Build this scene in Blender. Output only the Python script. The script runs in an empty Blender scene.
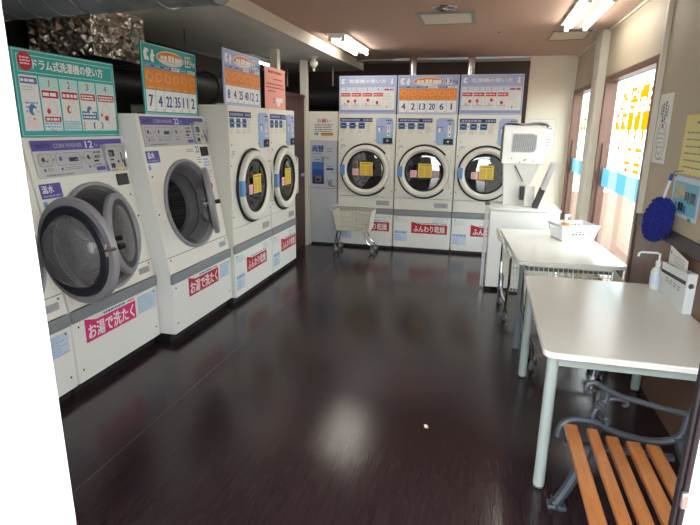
import bpy, bmesh, math, random
from mathutils import Vector, Matrix
random.seed(7)
S = bpy.context.scene
COL = S.collection
PI = math.pi
R_ = math.radians

# ------------------------------------------------------------------ camera
def setup_camera():
    yaw, pitch, roll, h, f = -0.245692, 0.2544958, -0.0120339, 1.62, 517.75
    cy, sy, cp, sp = math.cos(yaw), math.sin(yaw), math.cos(pitch), math.sin(pitch)
    fw = Vector((sy*cp, cy*cp, -sp)); r = Vector((cy, -sy, 0)); d = fw.cross(r)
    cr, sr = math.cos(roll), math.sin(roll)
    r2 = cr*r + sr*d; d2 = -sr*r + cr*d
    cd = bpy.data.cameras.new('camera'); cd.sensor_width = 36; cd.lens = f/700*36; cd.clip_start = .02
    c = bpy.data.objects.new('camera', cd); COL.objects.link(c)
    m = Matrix.Identity(4)
    for i in range(3):
        m[i][0] = r2[i]; m[i][1] = -d2[i]; m[i][2] = -fw[i]
    m[2][3] = h
    c.matrix_world = m
    S.camera = c
setup_camera()

# ------------------------------------------------------------------ world, exposure
w = bpy.data.worlds.new('overcast_sky'); S.world = w; w.use_nodes = True
bg = w.node_tree.nodes['Background']
bg.inputs[0].default_value = (0.93, 0.97, 1.0, 1); bg.inputs[1].default_value = 3.6
S.view_settings.view_transform = 'Standard'; S.view_settings.look = 'None'
S.view_settings.exposure = 1.22; S.view_settings.gamma = 1.0
S.view_settings.use_curve_mapping = False

# ------------------------------------------------------------------ materials
def lin(c):
    return tuple(((v/255)/12.92 if v/255 <= .04045 else ((v/255+.055)/1.055)**2.4) for v in c)
MATS = {}
def mat(name, rgb, rough=.5, metal=0., var=.0, scale=8., bump=0., bscale=60., coat=0., emit=None, stretch=None, spec=.5):
    """Principled material; colour breathes by noise (var), relief by noise (bump)."""
    if name in MATS: return MATS[name]
    m = bpy.data.materials.new(name); m.use_nodes = True
    nt = m.node_tree; b = nt.nodes['Principled BSDF']
    c = lin(rgb)
    b.inputs['Base Color'].default_value = (*c, 1)
    b.inputs['Roughness'].default_value = rough; b.inputs['Metallic'].default_value = metal
    b.inputs['Specular IOR Level'].default_value = spec
    if coat: b.inputs['Coat Weight'].default_value = coat
    if emit: b.inputs['Emission Color'].default_value = (*lin(rgb), 1); b.inputs['Emission Strength'].default_value = emit
    if var or bump:
        tc = nt.nodes.new('ShaderNodeTexCoord'); mp = nt.nodes.new('ShaderNodeMapping')
        if stretch: mp.inputs['Scale'].default_value = stretch
        nt.links.new(tc.outputs['Object'], mp.inputs['Vector'])
    if var:
        n = nt.nodes.new('ShaderNodeTexNoise'); n.inputs['Scale'].default_value = scale; n.inputs['Detail'].default_value = 5
        nt.links.new(mp.outputs[0], n.inputs['Vector'])
        mx = nt.nodes.new('ShaderNodeMix'); mx.data_type = 'RGBA'
        mx.inputs['A'].default_value = (*[min(1, v*(1+var)) for v in c], 1)
        mx.inputs['B'].default_value = (*[v*(1-var) for v in c], 1)
        nt.links.new(n.outputs['Fac'], mx.inputs['Factor']); nt.links.new(mx.outputs['Result'], b.inputs['Base Color'])
    if bump:
        n2 = nt.nodes.new('ShaderNodeTexNoise'); n2.inputs['Scale'].default_value = bscale; n2.inputs['Detail'].default_value = 6
        nt.links.new(mp.outputs[0], n2.inputs['Vector'])
        bp = nt.nodes.new('ShaderNodeBump'); bp.inputs['Strength'].default_value = bump; bp.inputs['Distance'].default_value = .01
        nt.links.new(n2.outputs['Fac'], bp.inputs['Height']); nt.links.new(bp.outputs[0], b.inputs['Normal'])
    MATS[name] = m; return m
def glass_mat(name, tint, gloss=.06, rough=.0, tr=1.0):
    """thin sheet: mostly see-through with a mirror share"""
    if name in MATS: return MATS[name]
    m = bpy.data.materials.new(name); m.use_nodes = True; nt = m.node_tree; nt.nodes.clear()
    o = nt.nodes.new('ShaderNodeOutputMaterial'); t = nt.nodes.new('ShaderNodeBsdfTransparent'); g = nt.nodes.new('ShaderNodeBsdfGlossy')
    t.inputs[0].default_value = (*[v*tr for v in lin(tint)], 1); g.inputs['Roughness'].default_value = rough
    lw = nt.nodes.new('ShaderNodeLayerWeight'); pw = nt.nodes.new('ShaderNodeMath'); pw.operation = 'POWER'; pw.inputs[1].default_value = 5.
    nt.links.new(lw.outputs['Facing'], pw.inputs[0])
    mr = nt.nodes.new('ShaderNodeMapRange'); mr.inputs['To Min'].default_value = gloss; mr.inputs['To Max'].default_value = .8
    nt.links.new(pw.outputs[0], mr.inputs['Value'])
    x = nt.nodes.new('ShaderNodeMixShader'); nt.links.new(mr.outputs[0], x.inputs[0])
    nt.links.new(t.outputs[0], x.inputs[1]); nt.links.new(g.outputs[0], x.inputs[2]); nt.links.new(x.outputs[0], o.inputs[0])
    MATS[name] = m; return m
def film_mat(name, rgb):
    """coloured translucent window film"""
    if name in MATS: return MATS[name]
    m = bpy.data.materials.new(name); m.use_nodes = True; nt = m.node_tree; nt.nodes.clear()
    o = nt.nodes.new('ShaderNodeOutputMaterial'); t = nt.nodes.new('ShaderNodeBsdfTranslucent'); d = nt.nodes.new('ShaderNodeBsdfDiffuse')
    for q in (t, d): q.inputs[0].default_value = (*lin(rgb), 1)
    x = nt.nodes.new('ShaderNodeMixShader'); x.inputs[0].default_value = .25
    nt.links.new(t.outputs[0], x.inputs[1]); nt.links.new(d.outputs[0], x.inputs[2]); nt.links.new(x.outputs[0], o.inputs[0])
    MATS[name] = m; return m

def floor_mat():
    m = bpy.data.materials.new('dark_vinyl_wood'); m.use_nodes = True; nt = m.node_tree; b = nt.nodes['Principled BSDF']
    tc = nt.nodes.new('ShaderNodeTexCoord'); mp = nt.nodes.new('ShaderNodeMapping'); mp.inputs['Scale'].default_value = (9, .7, 1)
    nt.links.new(tc.outputs['Object'], mp.inputs[0])
    n = nt.nodes.new('ShaderNodeTexNoise'); n.inputs['Scale'].default_value = 5; n.inputs['Detail'].default_value = 4; n.inputs['Roughness'].default_value = .65
    nt.links.new(mp.outputs[0], n.inputs['Vector'])
    cr = nt.nodes.new('ShaderNodeValToRGB')
    cr.color_ramp.elements[0].position = .3; cr.color_ramp.elements[0].color = (*lin((40, 28, 33)), 1)
    cr.color_ramp.elements[1].position = .75; cr.color_ramp.elements[1].color = (*lin((58, 43, 47)), 1)
    nt.links.new(n.outputs['Fac'], cr.inputs[0]); nt.links.new(cr.outputs[0], b.inputs['Base Color'])
    n3 = nt.nodes.new('ShaderNodeTexNoise'); n3.inputs['Scale'].default_value = 2.2; n3.inputs['Detail'].default_value = 6
    nt.links.new(tc.outputs['Object'], n3.inputs['Vector'])
    mr = nt.nodes.new('ShaderNodeMapRange'); mr.inputs['From Min'].default_value = .3; mr.inputs['From Max'].default_value = .7
    mr.inputs['To Min'].default_value = .15; mr.inputs['To Max'].default_value = .19
    nt.links.new(n3.outputs['Fac'], mr.inputs['Value']); nt.links.new(mr.outputs[0], b.inputs['Roughness'])
    b.inputs['Specular IOR Level'].default_value = .5
    n4 = nt.nodes.new('ShaderNodeTexNoise'); n4.inputs['Scale'].default_value = 14; n4.inputs['Detail'].default_value = 4
    nt.links.new(mp.outputs[0], n4.inputs['Vector'])
    bp = nt.nodes.new('ShaderNodeBump'); bp.inputs['Strength'].default_value = .07; bp.inputs['Distance'].default_value = .01
    nt.links.new(n4.outputs['Fac'], bp.inputs['Height']); nt.links.new(bp.outputs[0], b.inputs['Normal'])
    return m
def foil_mat():
    m = bpy.data.materials.new('crinkled_foil'); m.use_nodes = True; nt = m.node_tree; b = nt.nodes['Principled BSDF']
    b.inputs['Base Color'].default_value = (.66, .61, .54, 1); b.inputs['Metallic'].default_value = 1
    tc = nt.nodes.new('ShaderNodeTexCoord'); n = nt.nodes.new('ShaderNodeTexNoise'); n.inputs['Scale'].default_value = 22; n.inputs['Detail'].default_value = 3
    mr = nt.nodes.new('ShaderNodeMapRange'); mr.inputs['To Min'].default_value = .22; mr.inputs['To Max'].default_value = .42
    nt.links.new(tc.outputs['Object'], n.inputs['Vector']); nt.links.new(n.outputs['Fac'], mr.inputs['Value']); nt.links.new(mr.outputs[0], b.inputs['Roughness'])
    bp = nt.nodes.new('ShaderNodeBump'); bp.inputs['Strength'].default_value = .8; bp.inputs['Distance'].default_value = .02
    nt.links.new(n.outputs['Fac'], bp.inputs['Height']); nt.links.new(bp.outputs[0], b.inputs['Normal'])
    return m
def drum_mat():
    m = bpy.data.materials.new('perforated_drum_steel'); m.use_nodes = True; nt = m.node_tree; b = nt.nodes['Principled BSDF']
    tc = nt.nodes.new('ShaderNodeTexCoord'); v = nt.nodes.new('ShaderNodeTexVoronoi'); v.inputs['Scale'].default_value = 55; v.inputs['Randomness'].default_value = .1
    nt.links.new(tc.outputs['Object'], v.inputs['Vector'])
    cr = nt.nodes.new('ShaderNodeValToRGB'); cr.color_ramp.elements[0].position = .28; cr.color_ramp.elements[0].color = (.01, .01, .01, 1)
    cr.color_ramp.elements[1].position = .34; cr.color_ramp.elements[1].color = (.42, .42, .44, 1)
    nt.links.new(v.outputs['Distance'], cr.inputs[0]); nt.links.new(cr.outputs[0], b.inputs['Base Color'])
    b.inputs['Metallic'].default_value = .9; b.inputs['Roughness'].default_value = .35
    return m
def bowl_mat():
    m = bpy.data.materials.new('smoky_bowl_glass'); m.use_nodes = True; nt = m.node_tree; b = nt.nodes['Principled BSDF']
    b.inputs['Base Color'].default_value = (*lin((124, 124, 126)), 1); b.inputs['Roughness'].default_value = .12
    n = nt.nodes.new('ShaderNodeTexNoise'); n.inputs['Scale'].default_value = 4
    mr = nt.nodes.new('ShaderNodeMapRange'); mr.inputs['To Min'].default_value = .5; mr.inputs['To Max'].default_value = .75
    nt.links.new(n.outputs['Fac'], mr.inputs['Value']); nt.links.new(mr.outputs[0], b.inputs['Alpha'])
    return m
def emis_mat(name, rgb, s):
    m = bpy.data.materials.new(name); m.use_nodes = True; nt = m.node_tree; nt.nodes.clear()
    o = nt.nodes.new('ShaderNodeOutputMaterial'); e = nt.nodes.new('ShaderNodeEmission')
    e.inputs[0].default_value = (*lin(rgb), 1); e.inputs[1].default_value = s; nt.links.new(e.outputs[0], o.inputs[0]); MATS[name] = m; return m

M = dict(
 floor=floor_mat(), foil=foil_mat(), drum=drum_mat(),
 ceil=mat('brown_ceiling_board', (196, 168, 152), .85, var=.05, scale=3, bump=.15, bscale=120),
 soffit=mat('grey_soffit_board', (214, 219, 217), .8, var=.12, scale=2.5),
 fascia=mat('cream_fascia', (205, 198, 182), .6, var=.04),
 wallw=mat('white_wall_paint', (238, 230, 212), .7, var=.03, scale=4),
 wallg=mat('beige_wall_panel', (184, 171, 148), .6, var=.04, scale=3, bump=.08, bscale=200),
 wallb=mat('brown_wainscot', (112, 84, 68), .55, var=.12, scale=4, stretch=(1, 6, .8)),
 stripe=mat('dark_rubber_stripe', (62, 54, 54), .5, var=.06),
 dark=mat('dark_service_wall', (52, 44, 42), .85, var=.15, scale=3),
 darkbrown=mat('dark_brown_board', (68, 48, 42), .7, var=.12),
 doorbrown=mat('dark_brown_door_paint', (72, 48, 44), .45, var=.06),
 frame=mat('brown_aluminium', (120, 92, 80), .4, .35, var=.05),
 trimw=mat('pale_trim', (214, 208, 192), .5, var=.03),
 cream=mat('cream_enamel', (232, 229, 217), .32, var=.02, scale=5),
 white=mat('white_enamel', (240, 240, 234), .3, var=.02),
 band=mat('grey_band_plastic', (138, 142, 146), .45, var=.04),
 toe=mat('black_toe_kick', (24, 22, 24), .5, var=.1),
 black=mat('black_rubber', (18, 17, 18), .5, var=.1),
 ring=mat('warm_grey_ring_plastic', (146, 144, 148), .35, var=.05),
 boot=mat('grey_rubber_boot', (108, 105, 107), .5, var=.12, scale=9),
 gasket=mat('dark_grey_gasket', (52, 50, 54), .5, var=.1),
 navy=mat('dark_navy_ring', (40, 42, 54), .4, var=.08),
 chrome=mat('chrome', (225, 225, 228), .14, 1., var=.02),
 steel=mat('brushed_steel', (176, 176, 178), .3, .9, var=.05),
 silver=mat('silver_panel', (186, 184, 184), .35, .2, var=.03),
 lblue=mat('light_blue_panel', (150, 182, 214), .4, var=.03),
 tabblue=mat('blue_plastic_tab', (104, 152, 205), .4, var=.04),
 bodyglass=glass_mat('dark_door_glass', (150, 155, 160), .2, .02, .55),
 bowl=bowl_mat(),
 glass=glass_mat('window_glass', (246, 250, 250), .03),
 tabletop=mat('white_laminate', (226, 224, 214), .22, var=.02, scale=20),
 tableedge=mat('white_table_edge', (245, 246, 242), .35, var=.02),
 leg=mat('grey_green_leg_paint', (172, 184, 180), .4, var=.03),
 legd=mat('grey_leg_paint', (120, 130, 136), .4, .2, var=.03),
 wood=mat('orange_varnished_wood', (186, 118, 62), .32, var=.4, scale=7, bump=.35, bscale=36, stretch=(9, 1, 9), coat=.3),
 iron=mat('grey_cast_iron', (78, 84, 92), .42, .4, var=.12, bump=.2, bscale=90),
 wire=mat('cream_coated_wire', (226, 224, 208), .4, var=.03),
 tanbar=mat('tan_bar', (118, 104, 84), .6, var=.1),
 rubber=mat('grey_caster_rubber', (96, 96, 98), .6, var=.1),
 plastic=mat('white_plastic', (228, 230, 232), .35, var=.02),
 frosted=mat('frosted_plastic', (222, 228, 228), .3, var=.03),
 bluefuzz=mat('blue_microfibre', (36, 44, 138), .9, var=.25, scale=30),
 duct=mat('dark_spiral_duct', (112, 118, 122), .4, .3, var=.15, scale=6),
 blackpipe=mat('black_insulated_pipe', (36, 34, 36), .45, var=.25, scale=5, bump=.3, bscale=14),
 pave=mat('peach_pavement', (122, 92, 72), .9, var=.2, scale=30),
 alu=mat('dark_door_stile', (40, 36, 40), .35, .4, var=.08),
 doorwhite=mat('white_door_panel', (244, 243, 242), .5, var=.01),
 poster_pink=mat('pinkish_white_sheet', (246, 232, 236), .6, var=.01),
 tube=emis_mat('fluorescent_tube', (255, 250, 240), 10.),
)
# flat print inks
INK = {}
def ink(name, rgb, rough=.5):
    INK[name] = mat('ink_'+name, rgb, rough, var=.02)
for n, c in dict(white=(240, 240, 236), paper=(232, 232, 226), teal=(34, 168, 160), tealpale=(186, 224, 220), lav=(172, 182, 220), lavd=(150, 160, 205), red=(196, 30, 62), crimson=(186, 22, 52),
   magenta=(224, 44, 120), orange=(236, 140, 36), palor=(244, 205, 150), blue=(40, 74, 150), navy=(38, 44, 84), sky=(120, 170, 210), purple=(88, 74, 160), grey=(120, 120, 124), lgrey=(178, 178, 178),
   dark=(36, 34, 36), yellow=(238, 208, 88), tan=(176, 140, 40), pink=(244, 196, 200), salmon=(242, 168, 150), palblue=(206, 220, 234), silver=(186, 184, 184), paleyel=(226, 214, 140), green=(60, 150, 110), gold=(236, 186, 90), cream=(234, 230, 214), changer=(176, 184, 194), steelblue=(70, 110, 170), cyan=(120, 190, 215)).items(): ink(n, c)
INKN = list(INK)

# ------------------------------------------------------------------ object helpers
class Fr:
    """a local frame: a to the right, b up, c out of the surface"""
    def __init__(s, O=(0, 0, 0), u=(1, 0, 0), v=(0, 0, 1), n=(0, -1, 0)):
        s.O = Vector(O); s.u = Vector(u).normalized(); s.v = Vector(v).normalized(); s.n = Vector(n).normalized()
    def __call__(s, a, b, c=0): return s.O + s.u*a + s.v*b + s.n*c
    def at(s, a, b, c=0): return Fr(s(a, b, c), s.u, s.v, s.n)
XYZ = Fr((0, 0, 0), (1, 0, 0), (0, 1, 0), (0, 0, 1))   # world-like axes
FRONT = Fr()                                           # front of a machine: a=x, b=z, c=-y

class MB:
    def __init__(s, fr=XYZ): s.v = []; s.f = []; s.m = []; s.fr = fr
    def add(s, vs, fs, mi=0):
        k = len(s.v); s.v += [s.fr(*p) for p in vs]; s.f += [tuple(i+k for i in f) for f in fs]; s.m += [mi]*len(fs); return s
    def box(s, x0, x1, y0, y1, z0, z1, mi=0):
        vs = [(x, y, z) for z in (z0, z1) for y in (y0, y1) for x in (x0, x1)]
        return s.add(vs, [(0, 2, 3, 1), (4, 5, 7, 6), (0, 1, 5, 4), (2, 6, 7, 3), (0, 4, 6, 2), (1, 3, 7, 5)], mi)
    def quad(s, a0, a1, b0, b1, c=0, mi=0):
        return s.add([(a0, b0, c), (a1, b0, c), (a1, b1, c), (a0, b1, c)], [(0, 1, 2, 3)], mi)
    def poly(s, pts, c0, c1=None, mi=0):
        n = len(pts)
        if c1 is None: return s.add([(a, b, c0) for a, b in pts], [tuple(range(n))], mi)
        vs = [(a, b, c0) for a, b in pts]+[(a, b, c1) for a, b in pts]
        return s.add(vs, [tuple(range(n-1, -1, -1)), tuple(range(n, 2*n))]+[(i, (i+1) % n, n+(i+1) % n, n+i) for i in range(n)], mi)
    def lathe(s, prof, n=40, a0=0., a1=2*PI, ca=0, cb=0, mi=0):
        """profile of (r, c) about the c axis through (ca, cb)"""
        full = abs(a1-a0-2*PI) < 1e-6; k = n if full else n+1
        vs = []
        for r, c in prof:
            for i in range(k):
                t = a0+(a1-a0)*i/n; vs.append((ca+r*math.cos(t), cb+r*math.sin(t), c))
        fs = []
        for j in range(len(prof)-1):
            for i in range(n):
                i2 = (i+1) % k; fs.append((j*k+i, j*k+i2, (j+1)*k+i2, (j+1)*k+i))
        return s.add(vs, fs, mi)
    def tube(s, pts, r, n=8, closed=False, cap=True, mi=0):
        P = [Vector(p) for p in pts]; N = len(P); rs = r if isinstance(r, (list, tuple)) else [r]*N
        T = []
        for i in range(N):
            a = P[(i-1) % N] if (closed or i > 0) else P[i]; b = P[(i+1) % N] if (closed or i < N-1) else P[i]
            T.append((b-a).normalized())
        up = Vector((0, 0, 1)) if abs(T[0].z) < .9 else Vector((1, 0, 0))
        x = T[0].cross(up).normalized(); vs = []
        for i in range(N):
            x = (x-T[i]*x.dot(T[i])).normalized(); y = T[i].cross(x)
            for j in range(n):
                t = 2*PI*j/n; vs.append(tuple(P[i]+rs[i]*(x*math.cos(t)+y*math.sin(t))))
        fs = []
        for i in range(N if closed else N-1):
            for j in range(n):
                i2 = (i+1) % N; fs.append((i*n+j, i*n+(j+1) % n, i2*n+(j+1) % n, i2*n+j))
        if cap and not closed: fs += [tuple(range(n-1, -1, -1)), tuple((N-1)*n+j for j in range(n))]
        return s.add(vs, fs, mi)
    def panel_hole(s, a0, a1, b0, b1, ca, cb, r, c0, c1, n=48):
        """plate with a round hole"""
        ang = sorted([2*PI*i/n for i in range(n)]+[math.atan2(b-cb, a-ca) % (2*PI) for a in (a0, a1) for b in (b0, b1)])
        inn, out = [], []
        for t in ang:
            cx, sx = math.cos(t), math.sin(t); k = 1e9
            if cx > 1e-9: k = min(k, (a1-ca)/cx)
            if cx < -1e-9: k = min(k, (a0-ca)/cx)
            if sx > 1e-9: k = min(k, (b1-cb)/sx)
            if sx < -1e-9: k = min(k, (b0-cb)/sx)
            inn.append((ca+r*cx, cb+r*sx)); out.append((ca+k*cx, cb+k*sx))
        m = len(ang)
        vs = [(*p, c1) for p in inn]+[(*p, c1) for p in out]+[(*p, c0) for p in out]+[(*p, c0) for p in inn]
        fs = []
        for i in range(m):
            j = (i+1) % m
            for k in range(3): fs.append((k*m+i, k*m+j, (k+1)*m+j, (k+1)*m+i)[::-1])
            fs.append((3*m+i, 3*m+j, j, i)[::-1])
        return s.add(vs, fs)
    def build(s, name, mats, parent=None, smooth=35, bevel=0, seg=2, fix=True):
        me = bpy.data.meshes.new(name)
        me.from_pydata([tuple(p) for p in s.v], [], s.f)
        if not isinstance(mats, (list, tuple)): mats = [mats]
        for q in mats: me.materials.append(q)
        me.polygons.foreach_set('material_index', s.m)
        if fix:
            bm = bmesh.new(); bm.from_mesh(me); bmesh.ops.recalc_face_normals(bm, faces=bm.faces); bm.to_mesh(me); bm.free()
        if smooth:
            me.polygons.foreach_set('use_smooth', [True]*len(me.polygons)); me.set_sharp_from_angle(angle=R_(smooth))
        me.update()
        o = bpy.data.objects.new(name, me); COL.objects.link(o)
        if parent: o.parent = parent
        if bevel:
            b = o.modifiers.new('bevel', 'BEVEL'); b.width = bevel; b.segments = seg; b.limit_method = 'ANGLE'; b.angle_limit = R_(40)
        return o
def bx(name, m, parent, *b, bevel=0, fr=XYZ): return MB(fr).box(*b).build(name, m, parent, bevel=bevel)
def thing(name, label, cat, loc=(0, 0, 0), rotz=0, group=None):
    o = bpy.data.objects.new(name, None); COL.objects.link(o); o.empty_display_size = .1
    o.location = loc; o.rotation_euler = (0, 0, rotz); o['label'] = label; o['category'] = cat
    if group: o['group'] = group
    return o
def tag(o, label, cat, group=None):
    o['label'] = label; o['category'] = cat
    if group: o['group'] = group
    return o
def struct(o, label=None, cat=None):
    o['kind'] = 'structure'
    if label: o['label'] = label
    if cat: o['category'] = cat
    return o
def rrect(a0, a1, b0, b1, r, n=5, corners=(1, 1, 1, 1)):
    """rounded rectangle outline; corners bl, br, tr, tl"""
    pts = []
    for (cx, cy, t0, on) in ((a0+r, b0+r, PI, corners[0]), (a1-r, b0+r, 1.5*PI, corners[1]), (a1-r, b1-r, 0, corners[2]), (a0+r, b1-r, .5*PI, corners[3])):
        if not on:
            pts.append((a0 if cx < (a0+a1)/2 else a1, b0 if cy < (b0+b1)/2 else b1)); continue
        for i in range(n+1):
            t = t0+.5*PI*i/n; pts.append((cx+r*math.cos(t), cy+r*math.sin(t)))
    return pts
def arc(cx, cy, r, t0, t1, n): return [(cx+r*math.cos(R_(t0+(t1-t0)*i/n)), cy+r*math.sin(R_(t0+(t1-t0)*i/n))) for i in range(n+1)]

# flat print ----------------------------------------------------------------
TXT = {}
def text_geo(s, bold):
    k = (s, bold)
    if k in TXT: return TXT[k]
    cu = bpy.data.curves.new('t', 'FONT'); cu.body = s; cu.resolution_u = 2; cu.offset = bold
    o = bpy.data.objects.new('t', cu); COL.objects.link(o)
    bpy.context.view_layer.update()
    me = bpy.data.meshes.new_from_object(o.evaluated_get(bpy.context.evaluated_depsgraph_get()))
    vs = [(v.co.x, v.co.y) for v in me.vertices]; fs = [tuple(p.vertices) for p in me.polygons]
    bpy.data.objects.remove(o); bpy.data.curves.remove(cu); bpy.data.meshes.remove(me)
    x0 = min(v[0] for v in vs); x1 = max(v[0] for v in vs); y0 = min(v[1] for v in vs); y1 = max(v[1] for v in vs)
    TXT[k] = ([((x-x0)/max(x1-x0, 1e-6), (y-y0)/max(y1-y0, 1e-6)) for x, y in vs], fs, (x1-x0)/max(y1-y0, 1e-6)); return TXT[k]
class Print(MB):
    """flat inked shapes on a surface; L = layer (each .5 mm proud of the last)"""
    def __init__(s, fr, step=.0006): super().__init__(fr); s.step = step
    def c(s, L): return s.step*L
    def rect(s, a0, b0, a1, b1, col, L=1): s.quad(a0, a1, b0, b1, s.c(L), INKN.index(col)); return s
    def rr(s, a0, b0, a1, b1, r, col, L=1, corners=(1, 1, 1, 1)): s.poly(rrect(a0, a1, b0, b1, r, 4, corners), s.c(L), mi=INKN.index(col)); return s
    def ell(s, a, b, ra, rb, col, L=1, n=24): s.poly([(a+ra*math.cos(2*PI*i/n), b+rb*math.sin(2*PI*i/n)) for i in range(n)], s.c(L), mi=INKN.index(col)); return s
    def pg(s, pts, col, L=1): s.poly(pts, s.c(L), mi=INKN.index(col)); return s
    def frame(s, a0, b0, a1, b1, t, col, L=1):
        for q in ((a0, b0, a1, b0+t), (a0, b1-t, a1, b1), (a0, b0, a0+t, b1), (a1-t, b0, a1, b1)): s.rect(*q, col, L)
        return s
    def text(s, t, a0, b0, a1, b1, col, L=2, bold=.0, slant=0.):
        vs, fs, asp = text_geo(t, 0.)
        h = b1-b0; wn = asp*h
        if a1-a0 > 1.5*wn: m_ = (a0+a1)/2; a0, a1 = m_-wn*.55, m_+wn*.55
        d = bold*h*1.1   # heavier face: the same glyphs struck again a hair to the side
        for k, (dx, dy) in enumerate(((0, 0),) if not bold else ((-d, -d*.6), (d, -d*.6), (-d, d*.6), (d, d*.6))):
            s.add([(a0+(a1-a0)*x+dx, b0+h*y+dy, s.c(L)+k*.00004) for x, y in vs], fs, INKN.index(col))
        return s
    def lines(s, a0, b0, a1, b1, n, col, L=2, fill=.45, rag=.3):
        """rows of small print too fine to read"""
        h = (b1-b0)/n
        for i in range(n):
            y = b1-h*(i+.5); x = a0; e = a1-(a1-a0)*rag*random.random()
            while x < e:
                wd = h*random.uniform(.5, 1.6); s.rect(x, y-h*fill/2, min(x+wd, e), y+h*fill/2, col, L); x += wd+h*.25
        return s
    def done(s, name, parent): return s.build(name, [INK[k] for k in INKN], parent, smooth=0, fix=False)

# ================================================================== the setting
WX = 1.11          # right wall face
CZ = 2.575         # ceiling
FZ = 2.47          # left soffit
FX = -1.89         # fascia
LX = -3.45         # left wall of the service space
YB = 7.74          # back wall face (right part)
YF = .70           # front wall
DY = 6.93          # fronts of the back dryers

fl = MB().box(LX-.1, WX+.1, YF, 8.35, -.12, -.012).build('floor', M['dark']); struct(fl, 'dark brown glossy vinyl floor', 'floor')
for x0, x1 in ((LX, -1.6995), (-1.6965, WX)):
    bx('vinyl_sheet', M['floor'], fl, x0, x1, YF+.001, 8.3, -.012, 0)
bx('joint_strip', mat('pale_floor_joint', (120, 108, 104), .5, var=.25, scale=3), fl, -1.6995, -1.6965, YF+.001, 8.3, -.012, -.0004)
pv = MB().box(-14, 16, -14, YF, -.2, -.06).box(WX+.1, 16, YF, 16, -.2, -.06).build('pavement', M['pave']); struct(pv, 'peach coloured pavement outside the shop', 'pavement')

ce = MB().box(FX, WX+.1, YF, YB+.1, CZ, CZ+.1).build('ceiling', M['ceil']); struct(ce, 'brown board ceiling over the shop floor', 'ceiling')
so = MB().box(LX-.1, FX, YF, 8.35, FZ, CZ+.1).box(FX, WX+.1, YB+.1, 8.35, CZ, CZ+.1).build('ceiling_service', M['soffit']); struct(so, 'grey lower ceiling over the machines and service space', 'ceiling')
t = MB().box(FX, FX+.02, YF, YB+.12, FZ-.01, CZ+.002).build('trim_1', M['fascia'], bevel=.003); struct(t, 'cream strip edging the brown ceiling', 'trim')
t = MB().box(FX+.02, .52, YB-.02, YB+.1, CZ-.03, CZ+.002).build('trim_2', M['steel']); struct(t, 'thin metal edge of ceiling above the back dryers', 'trim')
# back: white wall right of the dryers, dark room behind
wb = MB().box(.52, WX+.1, YB, YB+.1, 0, CZ).build('wall_back', M['wallw']); struct(wb, 'white wall right of the back dryers', 'wall')
ws = MB().box(LX-.1, WX+.1, 8.25, 8.35, 0, CZ).build('wall_back_service', M['darkbrown']); struct(ws, 'dark wall of the space behind the back dryers', 'wall')
wl = MB().box(LX-.1, LX, YF, 8.25, 0, FZ).build('wall_left', M['dark']); struct(wl, 'dark wall of the service space behind the washers', 'wall')

# right wall with two window openings
W1 = (4.085, 5.76); W2 = (6.25, 7.66); WH = 2.127; WS = .30
def wallpiece(mb, y0, y1, z0, z1): mb.box(WX, WX+.1, y0, y1, z0, z1)
wr = MB()
for a in ((YF, W1[0], 1.06, CZ), (W1[0], W1[1], WH, CZ), (W1[1], W2[0], 0, CZ), (W2[0], W2[1], WH, CZ), (W2[1], YB, 0, CZ), (W1[0], W1[1], 0, WS), (W2[0], W2[1], 0, WS)): wallpiece(wr, *a)
wr = wr.build('wall_right', M['wallg']); struct(wr, 'beige panelled wall with the two shop windows', 'wall')
bx('wainscot', M['wallb'], wr, WX-.004, WX+.1, YF, W1[0], 0, .975)
bx('rubber_stripe', M['stripe'], wr, WX-.012, WX+.1, YF, W1[0]-.01, .975, 1.06, bevel=.003)
t = MB().box(WX-.03, WX+.005, W1[0]-.075, W1[0]-.035, 1.06, CZ).build('trim_3', M['trimw'], bevel=.004); struct(t, 'pale vertical strip beside the near window', 'trim')
t = MB().box(WX-.075, WX+.005, 5.87, 6.16, 0, CZ).build('trim_4', M['trimw'], bevel=.006); struct(t, 'pale pillar between the two windows', 'trim')
t = MB().box(WX-.02, WX+.002, YF, 5.87, CZ-.02, CZ).box(WX-.02, WX+.002, 6.16, YB, CZ-.02, CZ).build('trim_5', M['trimw']); struct(t, 'white cove strip along the right wall', 'trim')

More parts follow.
